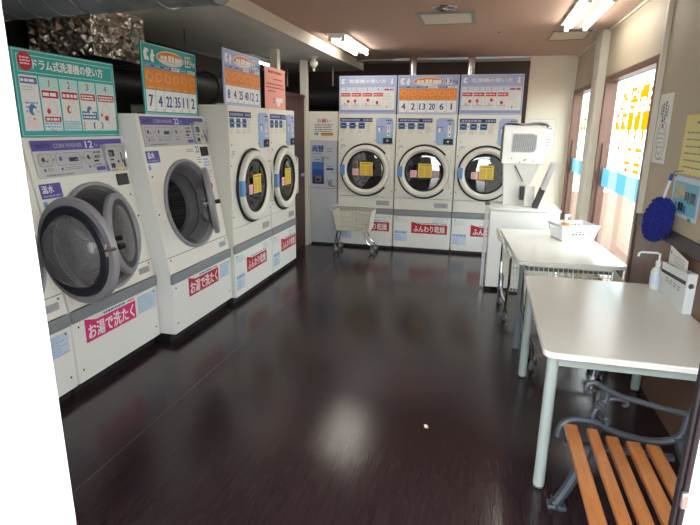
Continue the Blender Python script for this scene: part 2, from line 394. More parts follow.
def window(name, y0, y1, lab):
    e = thing(name, lab, 'window'); struct(e); f = .055
    xi, xo = WX-.02, WX+.09
    m = MB()
    m.box(xi, xo, y0, y0+f, WS, WH).box(xi, xo, y1-f, y1, WS, WH).box(xi, xo, y0+f, y1-f, WH-f, WH).box(xi, xo, y0+f, y1-f, WS, WS+f)
    m.build('window_frame', M['frame'], e, bevel=.004)
    MB().box(WX+.05, WX+.056, y0+f, y1-f, WS+f, WH-f).build('pane', M['glass'], e)
    bx('latch_rail', M['frame'], e, WX+.02, WX+.05, y1-f-.03, y1-f, WS+f, 1.5)
    return e
w1 = window('window_1', *W1, 'near shop window with yellow lettering film and blue band')
w2 = window('window_2', *W2, 'far shop window with yellow lettering film and blue band')
def films(e, y0, y1):
    # seen from inside, so a runs towards -Y
    F = Fr((WX+.049, y1-.06, 0), (0, -1, 0), (0, 0, 1), (-1, 0, 0)); L = y1-y0-.12
    yel = film_mat('yellow_window_film', (204, 128, 8)); b1 = film_mat('light_blue_window_film', (150, 196, 212)); b2 = film_mat('pale_blue_window_film', (190, 214, 222))
    m = MB(F); k = 0
    n = 5
    for i in range(n):
        a0, a1 = L*i/n, L*(i+1)/n
        MB(F).box(a0, a1, 1.09, 1.265, 0, .001).build('blue_film', b1 if i % 2 == 0 else b2, e)
    m = MB(F); rng = random.Random(3)
    def glyph(a, b, wd, h, nx=5, ny=5, fill=.6):
        # brushy character: a jittered lattice of ink cells, thicker towards the middle
        for i in range(nx):
            for j in range(ny):
                if rng.random() < fill:
                    x0, x1 = a+wd*i/nx, a+wd*(i+1)/nx; y0, y1 = b+h*j/ny, b+h*(j+1)/ny; q = 0
                    m.add([(x0, y0, .001), (x1, y0+q*.4, .001), (x1-q, y1, .001), (x0+q*.5, y1-q*.3, .001)], [(0, 1, 2, 3)])
    for i in range(4): glyph(.46+i*.27, 1.845, .23, .12, 4, 4, (.45, .75, .85, .85)[i])
    for i in range(4): glyph(.42+i*.28, 1.795, .22, .03, 5, 1, .6)
    for i in range(6): glyph(.30+i*.21, 1.63, .17, .14, 3, 4, (.5, .65, .8, .8, .85, .85)[i]); glyph(.30+i*.21+.05, 1.555, .06, .075, 2, 1, .8)
    for j in range(4):
        for i in range(3): glyph(.50+i*.29, 1.46-j*.055, .18, .030, 4, 1, (.4, .6, .9)[i])
    m.build('yellow_lettering', yel, e, smooth=0)
    m = Print(F); m.lines(.35, 1.285, 1.1, 1.315, 1, 'lgrey', 1, .5, .1); m.done('small_lettering', e)
films(w1, *W1); films(w2, *W2)

# front wall: white door leaf, opening, dark stile, glazing
e = thing('door_1', 'white sliding entrance door leaf at the doorway', 'door', (0, 0, 0)); struct(e)
bx('door_leaf', M['doorwhite'], e, -1.75, -.722, YF-.04, YF, 0, 2.1, bevel=.003)
wf = MB().box(LX, -1.76, YF-.05, YF+.05, 0, CZ).box(-1.76, WX+.1, YF-.05, YF+.05, 2.1, 2.18).box(-1.76, WX+.1, YF-.05, YF+.05, CZ-.06, CZ+.1).box(WX, WX+.1, YF-.05, YF+.05, 0, CZ)
wf = wf.build('wall_front', M['doorwhite']); struct(wf, 'shop front wall around the entrance', 'wall')
bx('transom_pane', M['glass'], wf, -1.76, WX, YF-.004, YF+.004, 2.18, CZ-.06)
e = thing('door_2', 'dark framed glazed door leaf with pinkish white sheet', 'door', (0, 0, 0)); struct(e)
m = MB().box(.286, .291, YF-.014, YF, .02, 2.1).box(.291, .297, YF-.018, YF-.002, .02, 2.1)
m.build('door_stile', M['alu'], e, bevel=.002)
bx('door_rail', M['alu'], e, .297, WX, YF-.015, YF+.015, .02, .12); bx('door_rail', M['alu'], e, .297, WX, YF-.015, YF+.015, 2.05, 2.1)
bx('pane', M['glass'], e, .297, WX, YF-.003, YF+.003, .12, 2.05)
bx('backing_sheet', M['poster_pink'], e, .2985, 1.0, YF-.014, YF-.005, .3, 1.5)
bx('latch', M['steel'], e, .287, .2955, YF-.026, YF-.018, 1.135, 1.158, bevel=.002)

# service space: posts, door, partition
for y, lab in ((5.86, 'slim cream post rising behind the salmon notice'), (6.86, 'slim cream post beside the change machine')):
    o = MB().box(-2.42, -2.33, y-.045, y+.045, 0 if y > 6 else 1.95, FZ).build('trim_6' if y < 6 else 'trim_7', M['trimw'], bevel=.004); struct(o, lab, 'post')
e = thing('door_3', 'dark brown service door between dryers and change machine', 'door'); struct(e)
bx('door_leaf', M['doorbrown'], e, -2.40, -2.36, 5.90, 6.80, .01, 1.99, bevel=.004)
m = MB(Fr((-2.36, 6.66, 1.0), (0, 1, 0), (0, 0, 1), (1, 0, 0)))
m.lathe([(.0, .05), (.024, .048), (.03, .03), (.012, .015), (.012, .001), (.03, 0)], 14); m.build('door_knob', M['steel'], e)
m = MB().box(-2.41, -2.35, 5.86, 5.90, 0, 2.03).box(-2.41, -2.35, 5.90, 6.81, 1.99, 2.03); m.build('door_frame', M['doorbrown'], e)

# ================================================================== machines
def toes(parent, w, dep): bx('toe_kick', M['toe'], parent, .01, w-.01, .05, dep, 0, .075)
SCREW = {}
def screws(parent, fr, pts, r=.007):
    for a, b in pts:   # every screw head its own part, mesh shared
        key = tuple(round(q, 3) for q in (*fr.n, *fr.v))
        if key not in SCREW:
            o = MB(Fr((0, 0, 0), fr.u, fr.v, fr.n)).lathe([(r, 0), (r*.8, .003), (0, .0032)], 8).build('screw', M['gasket'], parent); SCREW[key] = o.data
        else:
            o = bpy.data.objects.new('screw', SCREW[key]); COL.objects.link(o); o.parent = parent
        o.location = fr(a, b)

def dryer(label, loc, rotz, w, lh=.04, sheet=True, tumble=False, group='coin dryers'):
    """stacked-panel coin dryer, front at local y=0 facing -y"""
    e = thing('coin_dryer', label, 'dryer', loc, rotz, group)
    F = FRONT; D = .95; top = 1.80; ca, cb = w/2, 1.07; R = .345
    g = .006
    bx('toe_kick', M['toe'], e, .01, w-.01, .03, D, 0, lh+.005)
    m = MB().box(g, .025, 0.002, D, lh, top).box(w-.025, w-g, 0.002, D, lh, top).box(.025, w-.025, 0.002, D, top-.025, top).box(.025, w-.025, D-.03, D, lh, top-.025)
    m.build('cabinet', M['cream'], e, bevel=.003)
    lp = bx('lower_panel', M['white'], e, g+.002, w-g-.002, -.004, .012, lh, .475, bevel=.003)
    bx('grey_band', M['band'], e, g, w-g, -.012, .012, .482, .556, bevel=.004)
    bx('middle_panel', M['cream'], e, g+.002, w-g-.002, -.003, .012, .56, .712, bevel=.002)
    fp = MB(F).panel_hole(g+.002, w-g-.002, .718, top-.004, ca, cb, .27, -.012, .002).build('front_panel', M['cream'], e, bevel=0)
    screws(fp, F.at(0, 0, .002), [(.05, 1.46), (w-.28, 1.46), (.03, .82), (.03, 1.28), (w-.03, .80)])
    screws(lp, F.at(0, 0, .004), [(.05, .45), (w-.05, .45)])
    # drum behind the glass
    MB(F.at(ca, cb, 0)).lathe([(.27, -.012), (.27, -.05), (.325, -.06), (.325, -.52), (.02, -.53)], 40).build('drum', M['drum'], e)
    if tumble:   # laundry heap in the drum
        m = MB(F.at(ca, cb, 0)); 
        for i in range(9):
            a = random.uniform(-.16, .16); b = random.uniform(-.22, .02); r = random.uniform(.06, .1)
            m.lathe([(0, -.05), (r*.5, -.06), (r, -.10), (r*1.1, -.16), (r*.6, -.2)], 9, ca=a, cb=b)
        m.build('laundry', mat('grey_laundry', (96, 104, 120), .9, var=.4, scale=14), e)
    # door
    d = MB(F.at(ca, cb, 0)).lathe([(.328, .004), (.331, .04), (.322, .058), (.29, .064), (.262, .05), (.252, .036), (.252, .004)], 56).build('door', M['cream'], e)
    MB(F.at(ca, cb, 0)).lathe([(.252, .03), (.256, .044), (.246, .05), (.236, .044), (.236, .03)], 48).build('glass_gasket', M['black'], d)
    MB(F.at(ca, cb, 0)).lathe([(.238, .036), (.20, .042), (.1, .047), (0, .048)], 48).build('glass', M['bodyglass'], d)
    arcp = [(*p, .014) for p in arc(0, 0, .343, 40, 320, 48)]
    MB(F.at(ca, cb, 0)).tube(arcp, .0115, 6).build('door_seal', M['black'], d)
    bx('hinge_tab', M['tabblue'], d, -R-.004+ca, -R+.066+ca, -.07, -.03, cb-.07, cb+.07, bevel=.008)
    # handle
    hx = w-.055
    MB(F).tube([(hx, .87, .0), (hx, .87, .045), (hx, .885, .055), (hx, 1.265, .055), (hx, 1.28, .045), (hx, 1.28, 0)], .009, 8).build('handle', M['wire'], d)
    # notices on the glass
    p = Print(F.at(ca, cb, .049)); p.rect(-.075, -.07, .105, .108, 'yellow', 1)
    p.lines(-.05, .075, .08, .098, 1, 'tan', 2, .7, 0); p.lines(-.065, -.06, .01, .065, 9, 'tan', 2, .4, .2); p.lines(.022, -.06, .095, .065, 9, 'tan', 2, .4, .2)
    p.rect(-.175, -.07, -.09, .02, 'pink', 1); p.lines(-.165, -.06, -.10, .01, 4, 'red', 2, .3, .5); p.done('glass_notice', d)
    # control strip
    p = Print(F.at(0, 0, .002)); p.rect(.03, 1.55, .47, 1.752, 'cream', .5)
    p.rect(.028, 1.697, .47, 1.748, 'navy', 1); p.lines(.05, 1.708, .30, 1.737, 1, 'lavd', 2, .8, 0); p.lines(.345, 1.708, .46, 1.737, 1, 'lavd', 2, .8, 0)
    for i in range(3):
        a = .03+i*.125; p.rr(a, 1.61, a+.09, 1.69, .01, 'steelblue', 1); p.ell(a+.045, 1.65, .03, .028, 'navy', 2); p.rect(a+.025, 1.645, a+.065, 1.652, 'palblue', 3)
        if i < 2: p.pg([(a+.098, 1.638), (a+.116, 1.65), (a+.098, 1.662)], 'dark', 2)
        p.lines(a, 1.555, a+.08, 1.60, 3, 'lgrey', 2, .35, .5)
    p.lines(.385, 1.56, .465, 1.685, 9, 'lgrey', 1, .4, .4)
    p.rect(.032, 1.35, .125, 1.415, 'paper', 1); p.lines(.04, 1.37, .118, 1.41, 3, 'grey', 2, .4, .3); p.ell(.045, 1.36, .008, .008, 'red', 2, 8)
    p.done('printed_label', fp)
    cp = MB(F).poly(rrect(w-.265, w-.035, 1.415, 1.752, .05, 6, (1, 0, 1, 1)), 0, .012).build('coin_panel', M['lblue'], e, bevel=.003)
    p = Print(F.at(0, 0, .0125)); p.rr(w-.25, 1.56, w-.05, 1.74, .02, 'lav', 1); p.lines(w-.13, 1.71, w-.06, 1.73, 1, 'navy', 2, .7, 0)
    p.lines(w-.245, 1.585, w-.16, 1.65, 3, 'blue', 2, .4, .2); p.rect(w-.235, 1.58, w-.205, 1.625, 'white', 3); p.rr(w-.115, 1.52, w-.075, 1.66, .008, 'cream', 2)
    p.rect(w-.10, 1.60, w-.092, 1.65, 'grey', 3); p.rect(w-.10, 1.54, w-.085, 1.56, 'dark', 3); p.rect(w-.11, 1.68, w-.075, 1.69, 'dark', 2); p.done('coin_panel_print', cp)
    bx('coin_return', M['black'], cp, w-.165, w-.045, -.022, -.012, 1.425, 1.497, bevel=.004)
    MB(F.at(w-.105, 1.462, .022)).lathe([(.014, 0), (.014, .006), (0, .007)], 12).build('coin_knob', M['steel'], cp)
    # rating plate and base labels
    p = Print(F.at(0, 0, .003)); p.rect(w-.24, .60, w-.06, .665, 'lgrey', 1); p.lines(w-.235, .605, w-.065, .66, 4, 'grey', 2, .4, .2); p.done('rating_plate', e)
    p = Print(F.at(0, 0, .0045)); a0, a1 = .255, .735
    if w < .78: a0, a1 = .255, w-.028
    p.rect(a0, .245, a1, .37, 'crimson', 1); p.pg([(a0, .37), (a0+.12, .37), (a0, .40)], 'crimson', 1)
    p.text('ふんわり乾燥', a0+.03, .262, a1-.03, .352, 'white', 2, .018); p.lines(a0+.10, .378, a1-.11, .392, 1, 'steelblue', 1, .6, 0); p.lines(a1-.09, .378, a1-.01, .392, 1, 'red', 1, .6, 0)
    p.lines(.035, .385, .22, .45, 5, 'sky', 1, .25, .6); p.lines(w-.25, .385, w-.04, .455, 6, 'sky', 1, .25, .5)
    p.rect(.025, .12, .20, .27, 'palblue', .5); p.lines(.03, .225, .195, .265, 1, 'sky', 1, .6, 0); p.lines(.03, .13, .15, .215, 3, 'sky', 1, .3, .5)
    p.done('base_sticker', lp)
    return e
gap = .006
XS = [-1.925, -1.139, -.353, .42]
for i, lab in enumerate(('cream coin dryer beside the change machine behind the wire trolley', 'middle cream coin dryer under the board numbered 4 2 13 20 6 1', 'cream coin dryer next to the white wall with bright reflection in its glass')):
    dryer(lab, (XS[i], DY, 0), 0, XS[i+1]-XS[i], tumble=(i == 0))
dryer('cream coin dryer adjoining the 22 kg washer', (-2.155, 4.21, 0), PI/2, .895, lh=.06)
dryer('cream coin dryer beside the brown service door', (-2.155, 5.11, 0), PI/2, .745, lh=.06)

def door_washer(parent, F, R, theta, off=.03):
    """round porthole door hinged on the right (a=+R), opened by theta; F centred on the porthole"""
    th = R_(theta); u = F.u*math.cos(th)-F.n*math.sin(th); n = F.n*math.cos(th)+F.u*math.sin(th)
    hinge = F(R+off, 0, .045)
    G = Fr(hinge-u*(R+.01), u, F.v, n)
    d = MB(G).lathe([(R*.87, -.024), (R*.98, -.022), (R+.003, -.012), (R+.003, .008), (R*.97, .018), (R*.88, .022), (R*.85, .014), (R*.85, -.016), (R*.87, -.024)], 56).build('porthole_door', M['ring'], parent)
    MB(G).lathe([(R*.87, -.022), (R*.84, -.038), (R*.70, -.036), (R*.68, -.01), (R*.70, .012), (R*.87, .016)], 48).build('door_gasket', M['navy'], d)
    MB(G).lathe([(R*.70, -.03), (R*.66, -.055), (R*.58, -.085), (R*.48, -.10), (0, -.105)], 48).build('glass_bowl', M['bowl'], d)
    MB(G).lathe([(R*.70, .014), (R*.4, .02), (0, .022)], 40).build('glass_cover', M['bowl'], d)
    # latch on the free edge
    m = MB(G); m.tube([(-R*.80, 0, -.03), (-R*.95, 0, -.055), (-R*1.06, 0, -.055), (-R*1.06, 0, -.02)], .008, 8)
    m.tube([(-R*.95, -.03, -.05), (-R*.95, .03, -.05)], .009, 8); m.build('latch', M['chrome'], d)
    m = MB(G).lathe([(.0, .07), (.016, .066), (.016, .03), (.0, .028)], 10, ca=-R*.93); m.build('pull_knob', M['black'], d)
    # hinge
    m = MB(F); m.box(R+off-.01, R+off+.03, -.07, .07, .0, .055); m.build('hinge', M['ring'], d, bevel=.004)
    return d

def washer(name, label, y0, w, top, fx, zb, cap, theta, cb_off, tilt, plain=False):
    e = thing(name, label, 'washer', (fx, y0, 0), PI/2, 'front-loading coin washers'); D = 1.0; t = R_(tilt)
    g = .004; zt = .545
    toes(e, w, D)
    lean = (top-zt)*math.tan(t)
    # side walls follow the leaning front
    for a0, a1 in ((g, .022), (w-.022, w-g)):
        m = MB(Fr((a0, 0, 0), (0, 1, 0), (0, 0, 1), (1, 0, 0))); m.poly([(.003, .07), (.003, zt), (lean+.003, top), (D, top), (D, .07)], 0, a1-a0)
        m.build('side_panel', M['white'], e, bevel=.002)
    bx('top_panel', M['cream'], e, .022, w-.022, lean+.003, D, top-.02, top); bx('back_panel', M['cream'], e, .022, w-.022, D-.02, D, .07, top-.02)
    lp = bx('lower_panel', M['white'], e, g+.002, w-g-.002, -.006, .012, .072, .462, bevel=.003)
    screws(lp, FRONT.at(0, 0, .006), [(.05, .43), (w-.05, .43), (.05, .15), (w-.05, .15)])
    bx('grey_band', M['band'], e, g, w-g, -.014, .012, .466, .54, bevel=.004)
    F = Fr((0, 0, zt), (1, 0, 0), (0, math.sin(t), math.cos(t)), (0, -math.cos(t), math.sin(t)))
    H = (top-zt)/math.cos(t); ca, cb = w/2, cb_off; R = .355
    fp = MB(F).panel_hole(g+.002, w-g-.002, 0, H-.002, ca, cb, .325, -.014, 0).build('front_panel', M['cream'], e)
    screws(fp, F, [(.05, H*.62), (.045, .10), (w-.045, .10), (w-.06, H*.62-.02), (.03, .45), (w-.03, .45)])
    P = F.at(ca, cb, 0)
    MB(P).lathe([(.33, -.013), (R, 0), (R, .016), (.346, .024), (.332, .022), (.318, -.005), (.30, -.03)], 64).build('porthole_ring', M['ring'], e)
    MB(P).lathe([(.31, -.012), (.285, -.06), (.262, -.09), (.268, -.105), (.245, -.16), (.235, -.17), (.215, -.15), (.205, -.18)], 56).build('door_boot', M['boot'], e)
    MB(P).lathe([(.212, -.178), (.225, -.186), (.32, -.20), (.33, -.22), (.33, -.62), (.0, -.64)], 48).build('drum', M['drum'], e)
    m = MB(P)
    for k in range(3):
        a = 2*PI*k/3+.5; m.lathe([(.012, -.25), (.03, -.3), (.03, -.55), (.012, -.6)], 8, ca=.31*math.cos(a), cb=.31*math.sin(a))
    m.build('drum_lifter', M['steel'], e)
    door_washer(e, P, .285 if plain else .262, theta, .03 if plain else (.0 if cap == '12' else -.005))
    # seam of the lower front plate
    bx('front_seam', M['gasket'], e, .01, w-.01, -.0006, .002, .12, .124, fr=Fr((0, 0, zt), (1, 0, 0), (0, math.cos(t), -math.sin(t)), (0, math.sin(t), math.cos(t))))
    p = Print(F.at(0, 0, 0)); p.rect(w-.17, .04, w-.05, .085, 'lgrey', 1); p.lines(w-.165, .045, w-.055, .08, 4, 'grey', 2, .4, .2); p.done('rating_plate', e)
    # control panel
    ph = .215; p0 = H-.018-ph
    cpn = MB(F).box(.045, w-.035, p0, H-.018, 0, .006).build('control_panel', M['silver'], e, bevel=.002)
    p = Print(F.at(0, 0, .0065)); A0, A1 = .045, w-.035; B1 = H-.018
    p.rect(A0, B1-.06, A1-.22, B1, 'purple', 1); p.rect(A1-.22, B1-.035, A1, B1, 'purple', 1)
    p.text('SANYO', A0+.03, B1-.045, A0+.13, B1-.018, 'navy', 2, .03); p.text('COIN WASHER', A0+.16, B1-.045, A0+.39, B1-.020, 'lgrey', 2, .01)
    if cap: p.text(cap, A0+.42, B1-.052, A0+.485, B1-.010, 'white', 2, .015); p.text('kg', A0+.495, B1-.05, A0+.535, B1-.022, 'lavd', 2, .01)
    B = p0+ph-.075
    for a, wd in ((.07, .10), (.20, .20), (.43, .085)):
        p.rr(a, B-.075, a+wd, B, .02, 'grey', 1); p.rr(a+.003, B-.072, a+wd-.003, B-.003, .018, 'silver', 2)
        p.ell(a+.035, B-.035, .012, .014, 'purple' if a == .20 else 'navy', 3, 10); p.ell(a+wd-.04, B-.045, .014, .006, 'grey', 3, 10)
        p.pg([(a+wd+.008, B-.045), (a+wd+.02, B-.038), (a+wd+.008, B-.031)], 'dark', 2)
        p.ell(a+.03, B-.095, .009, .009, 'purple', 2, 10); p.lines(a+.05, B-.105, a+wd, B-.083, 2, 'grey', 2, .4, .2)
    p.rect(.30, B-.055, .375, B-.03, 'navy', 3); p.lines(.10, B-.135, .32, B-.118, 1, 'grey', 2, .5, .3); p.lines(.33, B-.13, .5, B-.11, 2, 'lgrey', 2, .5, .3)
    q = A1-.30; p.lines(q, B-.02, q+.07, B+.005, 1, 'grey', 2, .6, 0); p.text('800', q, B-.045, q+.065, B-.025, 'dark', 2, .02) if cap == '12' else p.lines(q, B-.045, q+.065, B-.025, 1, 'dark', 2, .8, 0)
    p.rect(q-.01, B-.068, q+.04, B-.056, 'dark', 2); p.lines(q-.005, B-.092, q+.07, B-.078, 1, 'grey', 2, .6, .2); p.rr(q+.0, B-.125, q+.085, B-.10, .01, 'purple', 2)
    p.done('panel_print', cpn)
    # coin box
    c0, c1 = A1-.205, A1-.012
    cb_ = MB(F).box(c0, c1, p0+.005, p0+ph-.05, .005, .03).build('coin_box', M['steel'], e, bevel=.003)
    bx('coin_box_hood', M['silver'], cb_, c0-.008, c1+.004, p0+ph-.052, p0+ph-.036, .004, .045, fr=F, bevel=.003)
    p = Print(F.at(0, 0, .0305)); p.rect(c0+.015, p0+.012, c1-.015, p0+ph-.06, 'silver', 1); p.rr(c0+.02, p0+.095, c0+.075, p0+.14, .006, 'dark', 2); p.rect(c0+.025, p0+.10, c0+.05, p0+.125, 'grey', 3)
    p.rect(c0+.02, p0+.02, c0+.06, p0+.05, 'dark', 2); p.rect(c0+.025, p0+.07, c0+.06, p0+.08, 'dark', 2); p.rect(c0+.135, p0+.05, c0+.145, p0+.12, 'dark', 2); p.rect(c0+.15, p0+.02, c0+.17, p0+.07, 'dark', 2)
    p.ell(c0+.10, p0+.06, .01, .01, 'dark', 2, 8); p.rr(c0+.08, p0-.002, c0+.125, p0+.018, .006, 'yellow', 3); p.done('coin_box_print', cb_)
    MB(F).tube([(c0+.16, p0+.08, .03), (c0+.16, p0+.08, .05), (c0+.165, p0+.12, .052)], .006, 6).build('coin_lever', M['chrome'], cb_)
    bx('coin_return', M['black'], e, w-.165, w-.05, p0-.10, p0-.022, .0, .01, fr=F, bevel=.003)
    # stickers under the panel
    p = Print(F); p.rect(.03, p0-.115, .19, p0-.03, 'purple', 1); p.text('温水', .045, p0-.085, .13, p0-.04, 'white', 2, .015); p.lines(.045, p0-.11, .18, p0-.092, 1, 'lavd', 2, .6, .1)
    p.done('body_sticker', fp); p = Print(F); p.rect(.03, p0-.165, .06, p0-.13, 'sky', 1)
    p.done('body_sticker', fp)
    if cap == '22':
        p = Print(F); p.lines(w-.38, p0-.06, w-.26, p0-.03, 2, 'grey', 1, .35, .2); p.done('small_print', fp)
        p = Print(F); p.rect(w-.245, p0-.075, w-.18, p0-.005, 'paper', 1); p.text('22', w-.24, p0-.065, w-.185, p0-.015, 'steelblue', 2, .03); p.done('capacity_sticker', fp)
        p = Print(F); p.rect(w-.25, p0-.16, w-.17, p0-.09, 'paper', 1); p.lines(w-.245, p0-.155, w-.175, p0-.095, 3, 'grey', 2, .35, .3); p.done('body_sticker', fp)
        p = Print(F); p.rect(w-.15, p0-.40, w-.05, p0-.11, 'paper', 1); p.lines(w-.145, p0-.19, w-.055, p0-.115, 3, 'sky', 2, .5, .1); p.ell(w-.125, p0-.235, .016, .022, 'steelblue', 2); p.ell(w-.10, p0-.355, .026, .026, 'red', 2); p.lines(w-.095, p0-.32, w-.055, p0-.21, 4, 'pink', 2, .4, .2); p.done('body_sticker', fp)
        p = Print(F); p.rect(w-.24, p0-.215, w-.17, p0-.185, 'paper', 1); p.lines(w-.235, p0-.212, w-.175, p0-.188, 1, 'grey', 2, .4, 0); p.done('body_sticker', fp)
    p = Print(FRONT.at(0, 0, .0065)); a0, a1 = (.10, .585) if cap == '12' else (.225, .705)
    if plain: a0, a1 = .10, .585
    p.rect(a0, .305, a1, .43, 'magenta' if cap != '22' else 'crimson', 1); p.pg([(a0, .43), (a0+.10, .43), (a0, .46)], 'magenta' if cap != '22' else 'crimson', 1); p.rect(a0+.02, .435, a1, .458, 'paper', .5)
    p.text('お湯で洗たく', a0+.025, .318, a1-.02, .415, 'white', 2, .022); p.lines(a0+.17, .437, a1-.10, .455, 1, 'steelblue', 1, .7, .1); p.lines(a1-.08, .437, a1-.01, .453, 1, 'red', 1, .6, 0)
    p.rect(a1+.025, .31, w-.03, .445, 'palblue', .4); p.lines(a1+.03, .315, w-.035, .44, 8, 'sky', 1, .3, .4)
    p.done('base_sticker', lp)
    return e
washer('coin_washer', 'cream coin washer with wide open round door nearest the entrance', 1.545, .845, 1.545, -2.31, 0, '', 80, .375, 9.7, plain=True)
washer('coin_washer', 'cream 12 kg coin washer with porthole door ajar under the teal usage board', 2.395, .85, 1.545, -2.31, 0, '12', 22, .375, 9.7)
washer('coin_washer', 'taller cream 22 kg coin washer with open drum and door edge-on', 3.255, .945, 1.70, -2.19, 0, '22', 29, .475, 9.3)

# ------------------------------------------------------------------ boards
def board(name, label, cat, loc, rotz, w, h, back, group=None, thick=.012):
    e = thing(name, label, cat, loc, rotz, group)
    MB().box(0, w, 0, thick, 0, h).build('board', back, e, bevel=.002)
    m = MB().box(.04, .07, thick, thick+.09, -.0, .012).box(w-.07, w-.04, thick, thick+.09, -.0, .012).box(.04, .07, thick, thick+.012, .012, .1).box(w-.07, w-.04, thick, thick+.012, .012, .1)
    m.build('bracket', M['steel'], e)
    return e
def usage_board(label, loc, rotz, w, h, main, title, teal):
    e = board('usage_board', label, 'sign', loc, rotz, w, h, INK[main], 'boards on top of the machines')
    p = Print(FRONT); L = .5
    p.frame(.006, .006, w-.006, h-.006, .004, 'tealpale' if teal else 'palblue', 1)
    hb = h*.74
    if teal:
        p.frame(.03, hb, w-.02, h-.03, .004, 'tealpale', 1)
        p.ell(.085, h*.865, .05, .052, 'crimson', 2, 20); p.lines(.05, h*.82, .12, h*.92, 3, 'pink', 3, .5, .1)
        p.text(title, .135, h*.785, w*.86, h*.905, 'white', 3, .02)
        cols = [(.03, .155), (.165, .305), (.315, .46), (.47, .615), (.625, w-.02)]
        for i, (a, b) in enumerate(cols):
            p.rect(a, .035, b, hb-.015, 'tealpale' if i else 'paper', 1)
            if i:
                p.text(str(i), (a+b)/2-.012, hb-.068, (a+b)/2+.012, hb-.028, 'red', 2, .01)
                p.rect(a+.005, .045, b-.005, hb-.08, 'paper', 2)
                p.rr(a+.008, hb-.13, b-.008, hb-.088, .006, 'crimson', 3); p.lines(a+.015, hb-.126, b-.015, hb-.094, 1 if i < 3 else 2, 'white', 4, .6, .1)
        p.rect(.035, hb-.06, .15, hb-.025, 'steelblue', 2); p.lines(.04, hb-.055, .145, hb-.03, 1, 'white', 3, .6, .1); p.lines(.045, hb-.10, .12, hb-.07, 2, 'lgrey', 2, .3, .3)
        def drop(a, b, s, c): p.ell(a, b, s, s*1.2, c, 3, 14); p.ell(a+s*.5, b-s*.3, s*.55, s*.7, 'paper', 4, 10)
        drop(.095, hb-.20, .026, 'steelblue'); p.ell(.10, hb-.25, .006, .006, 'red', 3, 8); p.lines(.05, .13, .145, .20, 3, 'sky', 2, .45, .2); p.lines(.04, .045, .14, .11, 5, 'pink', 2, .3, .4)
        def fig(a, b, s):   # outline drawing
            n = 20
            for i in range(n):
                t0, t1 = 2*PI*i/n, 2*PI*(i+1)/n
                p.pg([(a+s*math.cos(t0), b+s*1.15*math.sin(t0)), (a+s*math.cos(t1), b+s*1.15*math.sin(t1)), (a+s*.93*math.cos(t1), b+s*1.07*math.sin(t1)), (a+s*.93*math.cos(t0), b+s*1.07*math.sin(t0))], 'lgrey', 3)
        fig(.245, hb-.185, .035); p.ell(.21, hb-.205, .014, .016, 'red', 4, 12); p.rr(.175, hb-.265, .298, hb-.235, .006, 'crimson', 3); p.lines(.185, hb-.262, .29, hb-.238, 1, 'white', 4, .6, .1)
        p.pg([(.215, hb-.30), (.255, hb-.33), (.252, hb-.335), (.213, hb-.305)], 'red', 4); p.lines(.17, .05, .30, .085, 2, 'cyan', 3, .6, .1)
        fig(.395, hb-.17, .03); p.ell(.37, hb-.19, .017, .024, 'red', 4, 12); p.ell(.376, hb-.19, .009, .015, 'paper', 5, 10); fig(.40, hb-.25, .025); p.lines(.32, .045, .455, .095, 4, 'cyan', 3, .7, .1)
        drop(.545, hb-.19, .022, 'steelblue'); p.rect(.478, .105, .61, .155, 'steelblue', 3); p.lines(.485, .11, .60, .15, 2, 'white', 4, .5, .1)
        fig(.70, hb-.19, .038); p.ell(.70, hb-.235, .02, .018, 'red', 4, 12); p.ell(.655, hb-.215, .008, .012, 'red', 4, 10); p.ell(.725, hb-.265, .007, .01, 'green', 4, 10)
        p.rect(.475, .04, w-.025, .098, 'paper', 4); p.lines(.478, .043, .495, .095, 5, 'red', 5, .5, 0)
        for a in (.58, .645): p.ell(a, .068, .014, .022, 'steelblue', 5, 14); p.ell(a+(.007 if a > .6 else -.007)*-1, .068, .009, .016, 'paper', 6, 12)
    else:
        p.rect(.02, .05, w-.02, hb-.02, 'paper', 1)
        p.text(title, w*.18, h*.80, w*.82, h*.905, 'white', 3, .02)
        p.pg([(.03, h*.79), (.075, h*.79), (.075, h*.83), (.05, h*.84), (.05, h*.87), (.08, h*.88), (.08, h*.915), (.045, h*.92), (.03, h*.88)], 'white', 2)
        p.pg([(w-.085, h*.79), (w-.04, h*.79), (w-.055, h*.86), (w-.045, h*.9), (w-.06, h*.93), (w-.075, h*.9), (w-.068, h*.86)], 'white', 2)
        cw = (w-.04)/5
        for i in range(5):
            a = .02+cw*i
            p.rect(a, hb-.075, a+cw-.004, hb-.02, 'palblue', 2)
            if i: p.rect(a-.003, .05, a-.0005, hb-.02, 'lavd', 3)
            if i < 4:
                p.text(str(i+1), a+cw*.45, hb-.068, a+cw*.55, hb-.03, 'red', 3, .01)
                p.rr(a+.006, hb-.135, a+cw-.012, hb-.09, .005, 'red', 2); p.lines(a+.012, hb-.128, a+cw-.02, hb-.097, 1, 'pink', 3, .5, .1)
                p.ell(a+cw*.5, hb-.20, .035, .04, 'lgrey', 2, 16); p.ell(a+cw*.5, hb-.20, .032, .037, 'paper', 3, 16)
                p.ell(a+cw*(.72, .35, .55, .4)[i], hb-(.195, .19, .18, .21)[i], .019, .021, 'red', 4, 12); p.rect(a+cw*.35, .115, a+cw*.42, .135, 'dark', 4)
                p.lines(a+.006, .058, a+cw-.01, .10, 3, 'lgrey', 2, .3, .3); p.lines(a+.006, .10, a+cw-.02, .113, 1, 'steelblue', 2, .4, .1)
            else:
                p.lines(a+.006, hb-.07, a+cw-.012, hb-.03, 1, 'red', 3, .5, .1); p.lines(a+.01, .17, a+cw-.02, hb-.09, 5, 'lgrey', 2, .2, .5)
                p.ell(a+cw*.5, .115, .03, .035, 'lgrey', 2, 14); p.ell(a+cw*.5, .115, .027, .032, 'paper', 3, 14); p.rect(a+cw*.25, .075, a+cw*.32, .10, 'dark', 4)
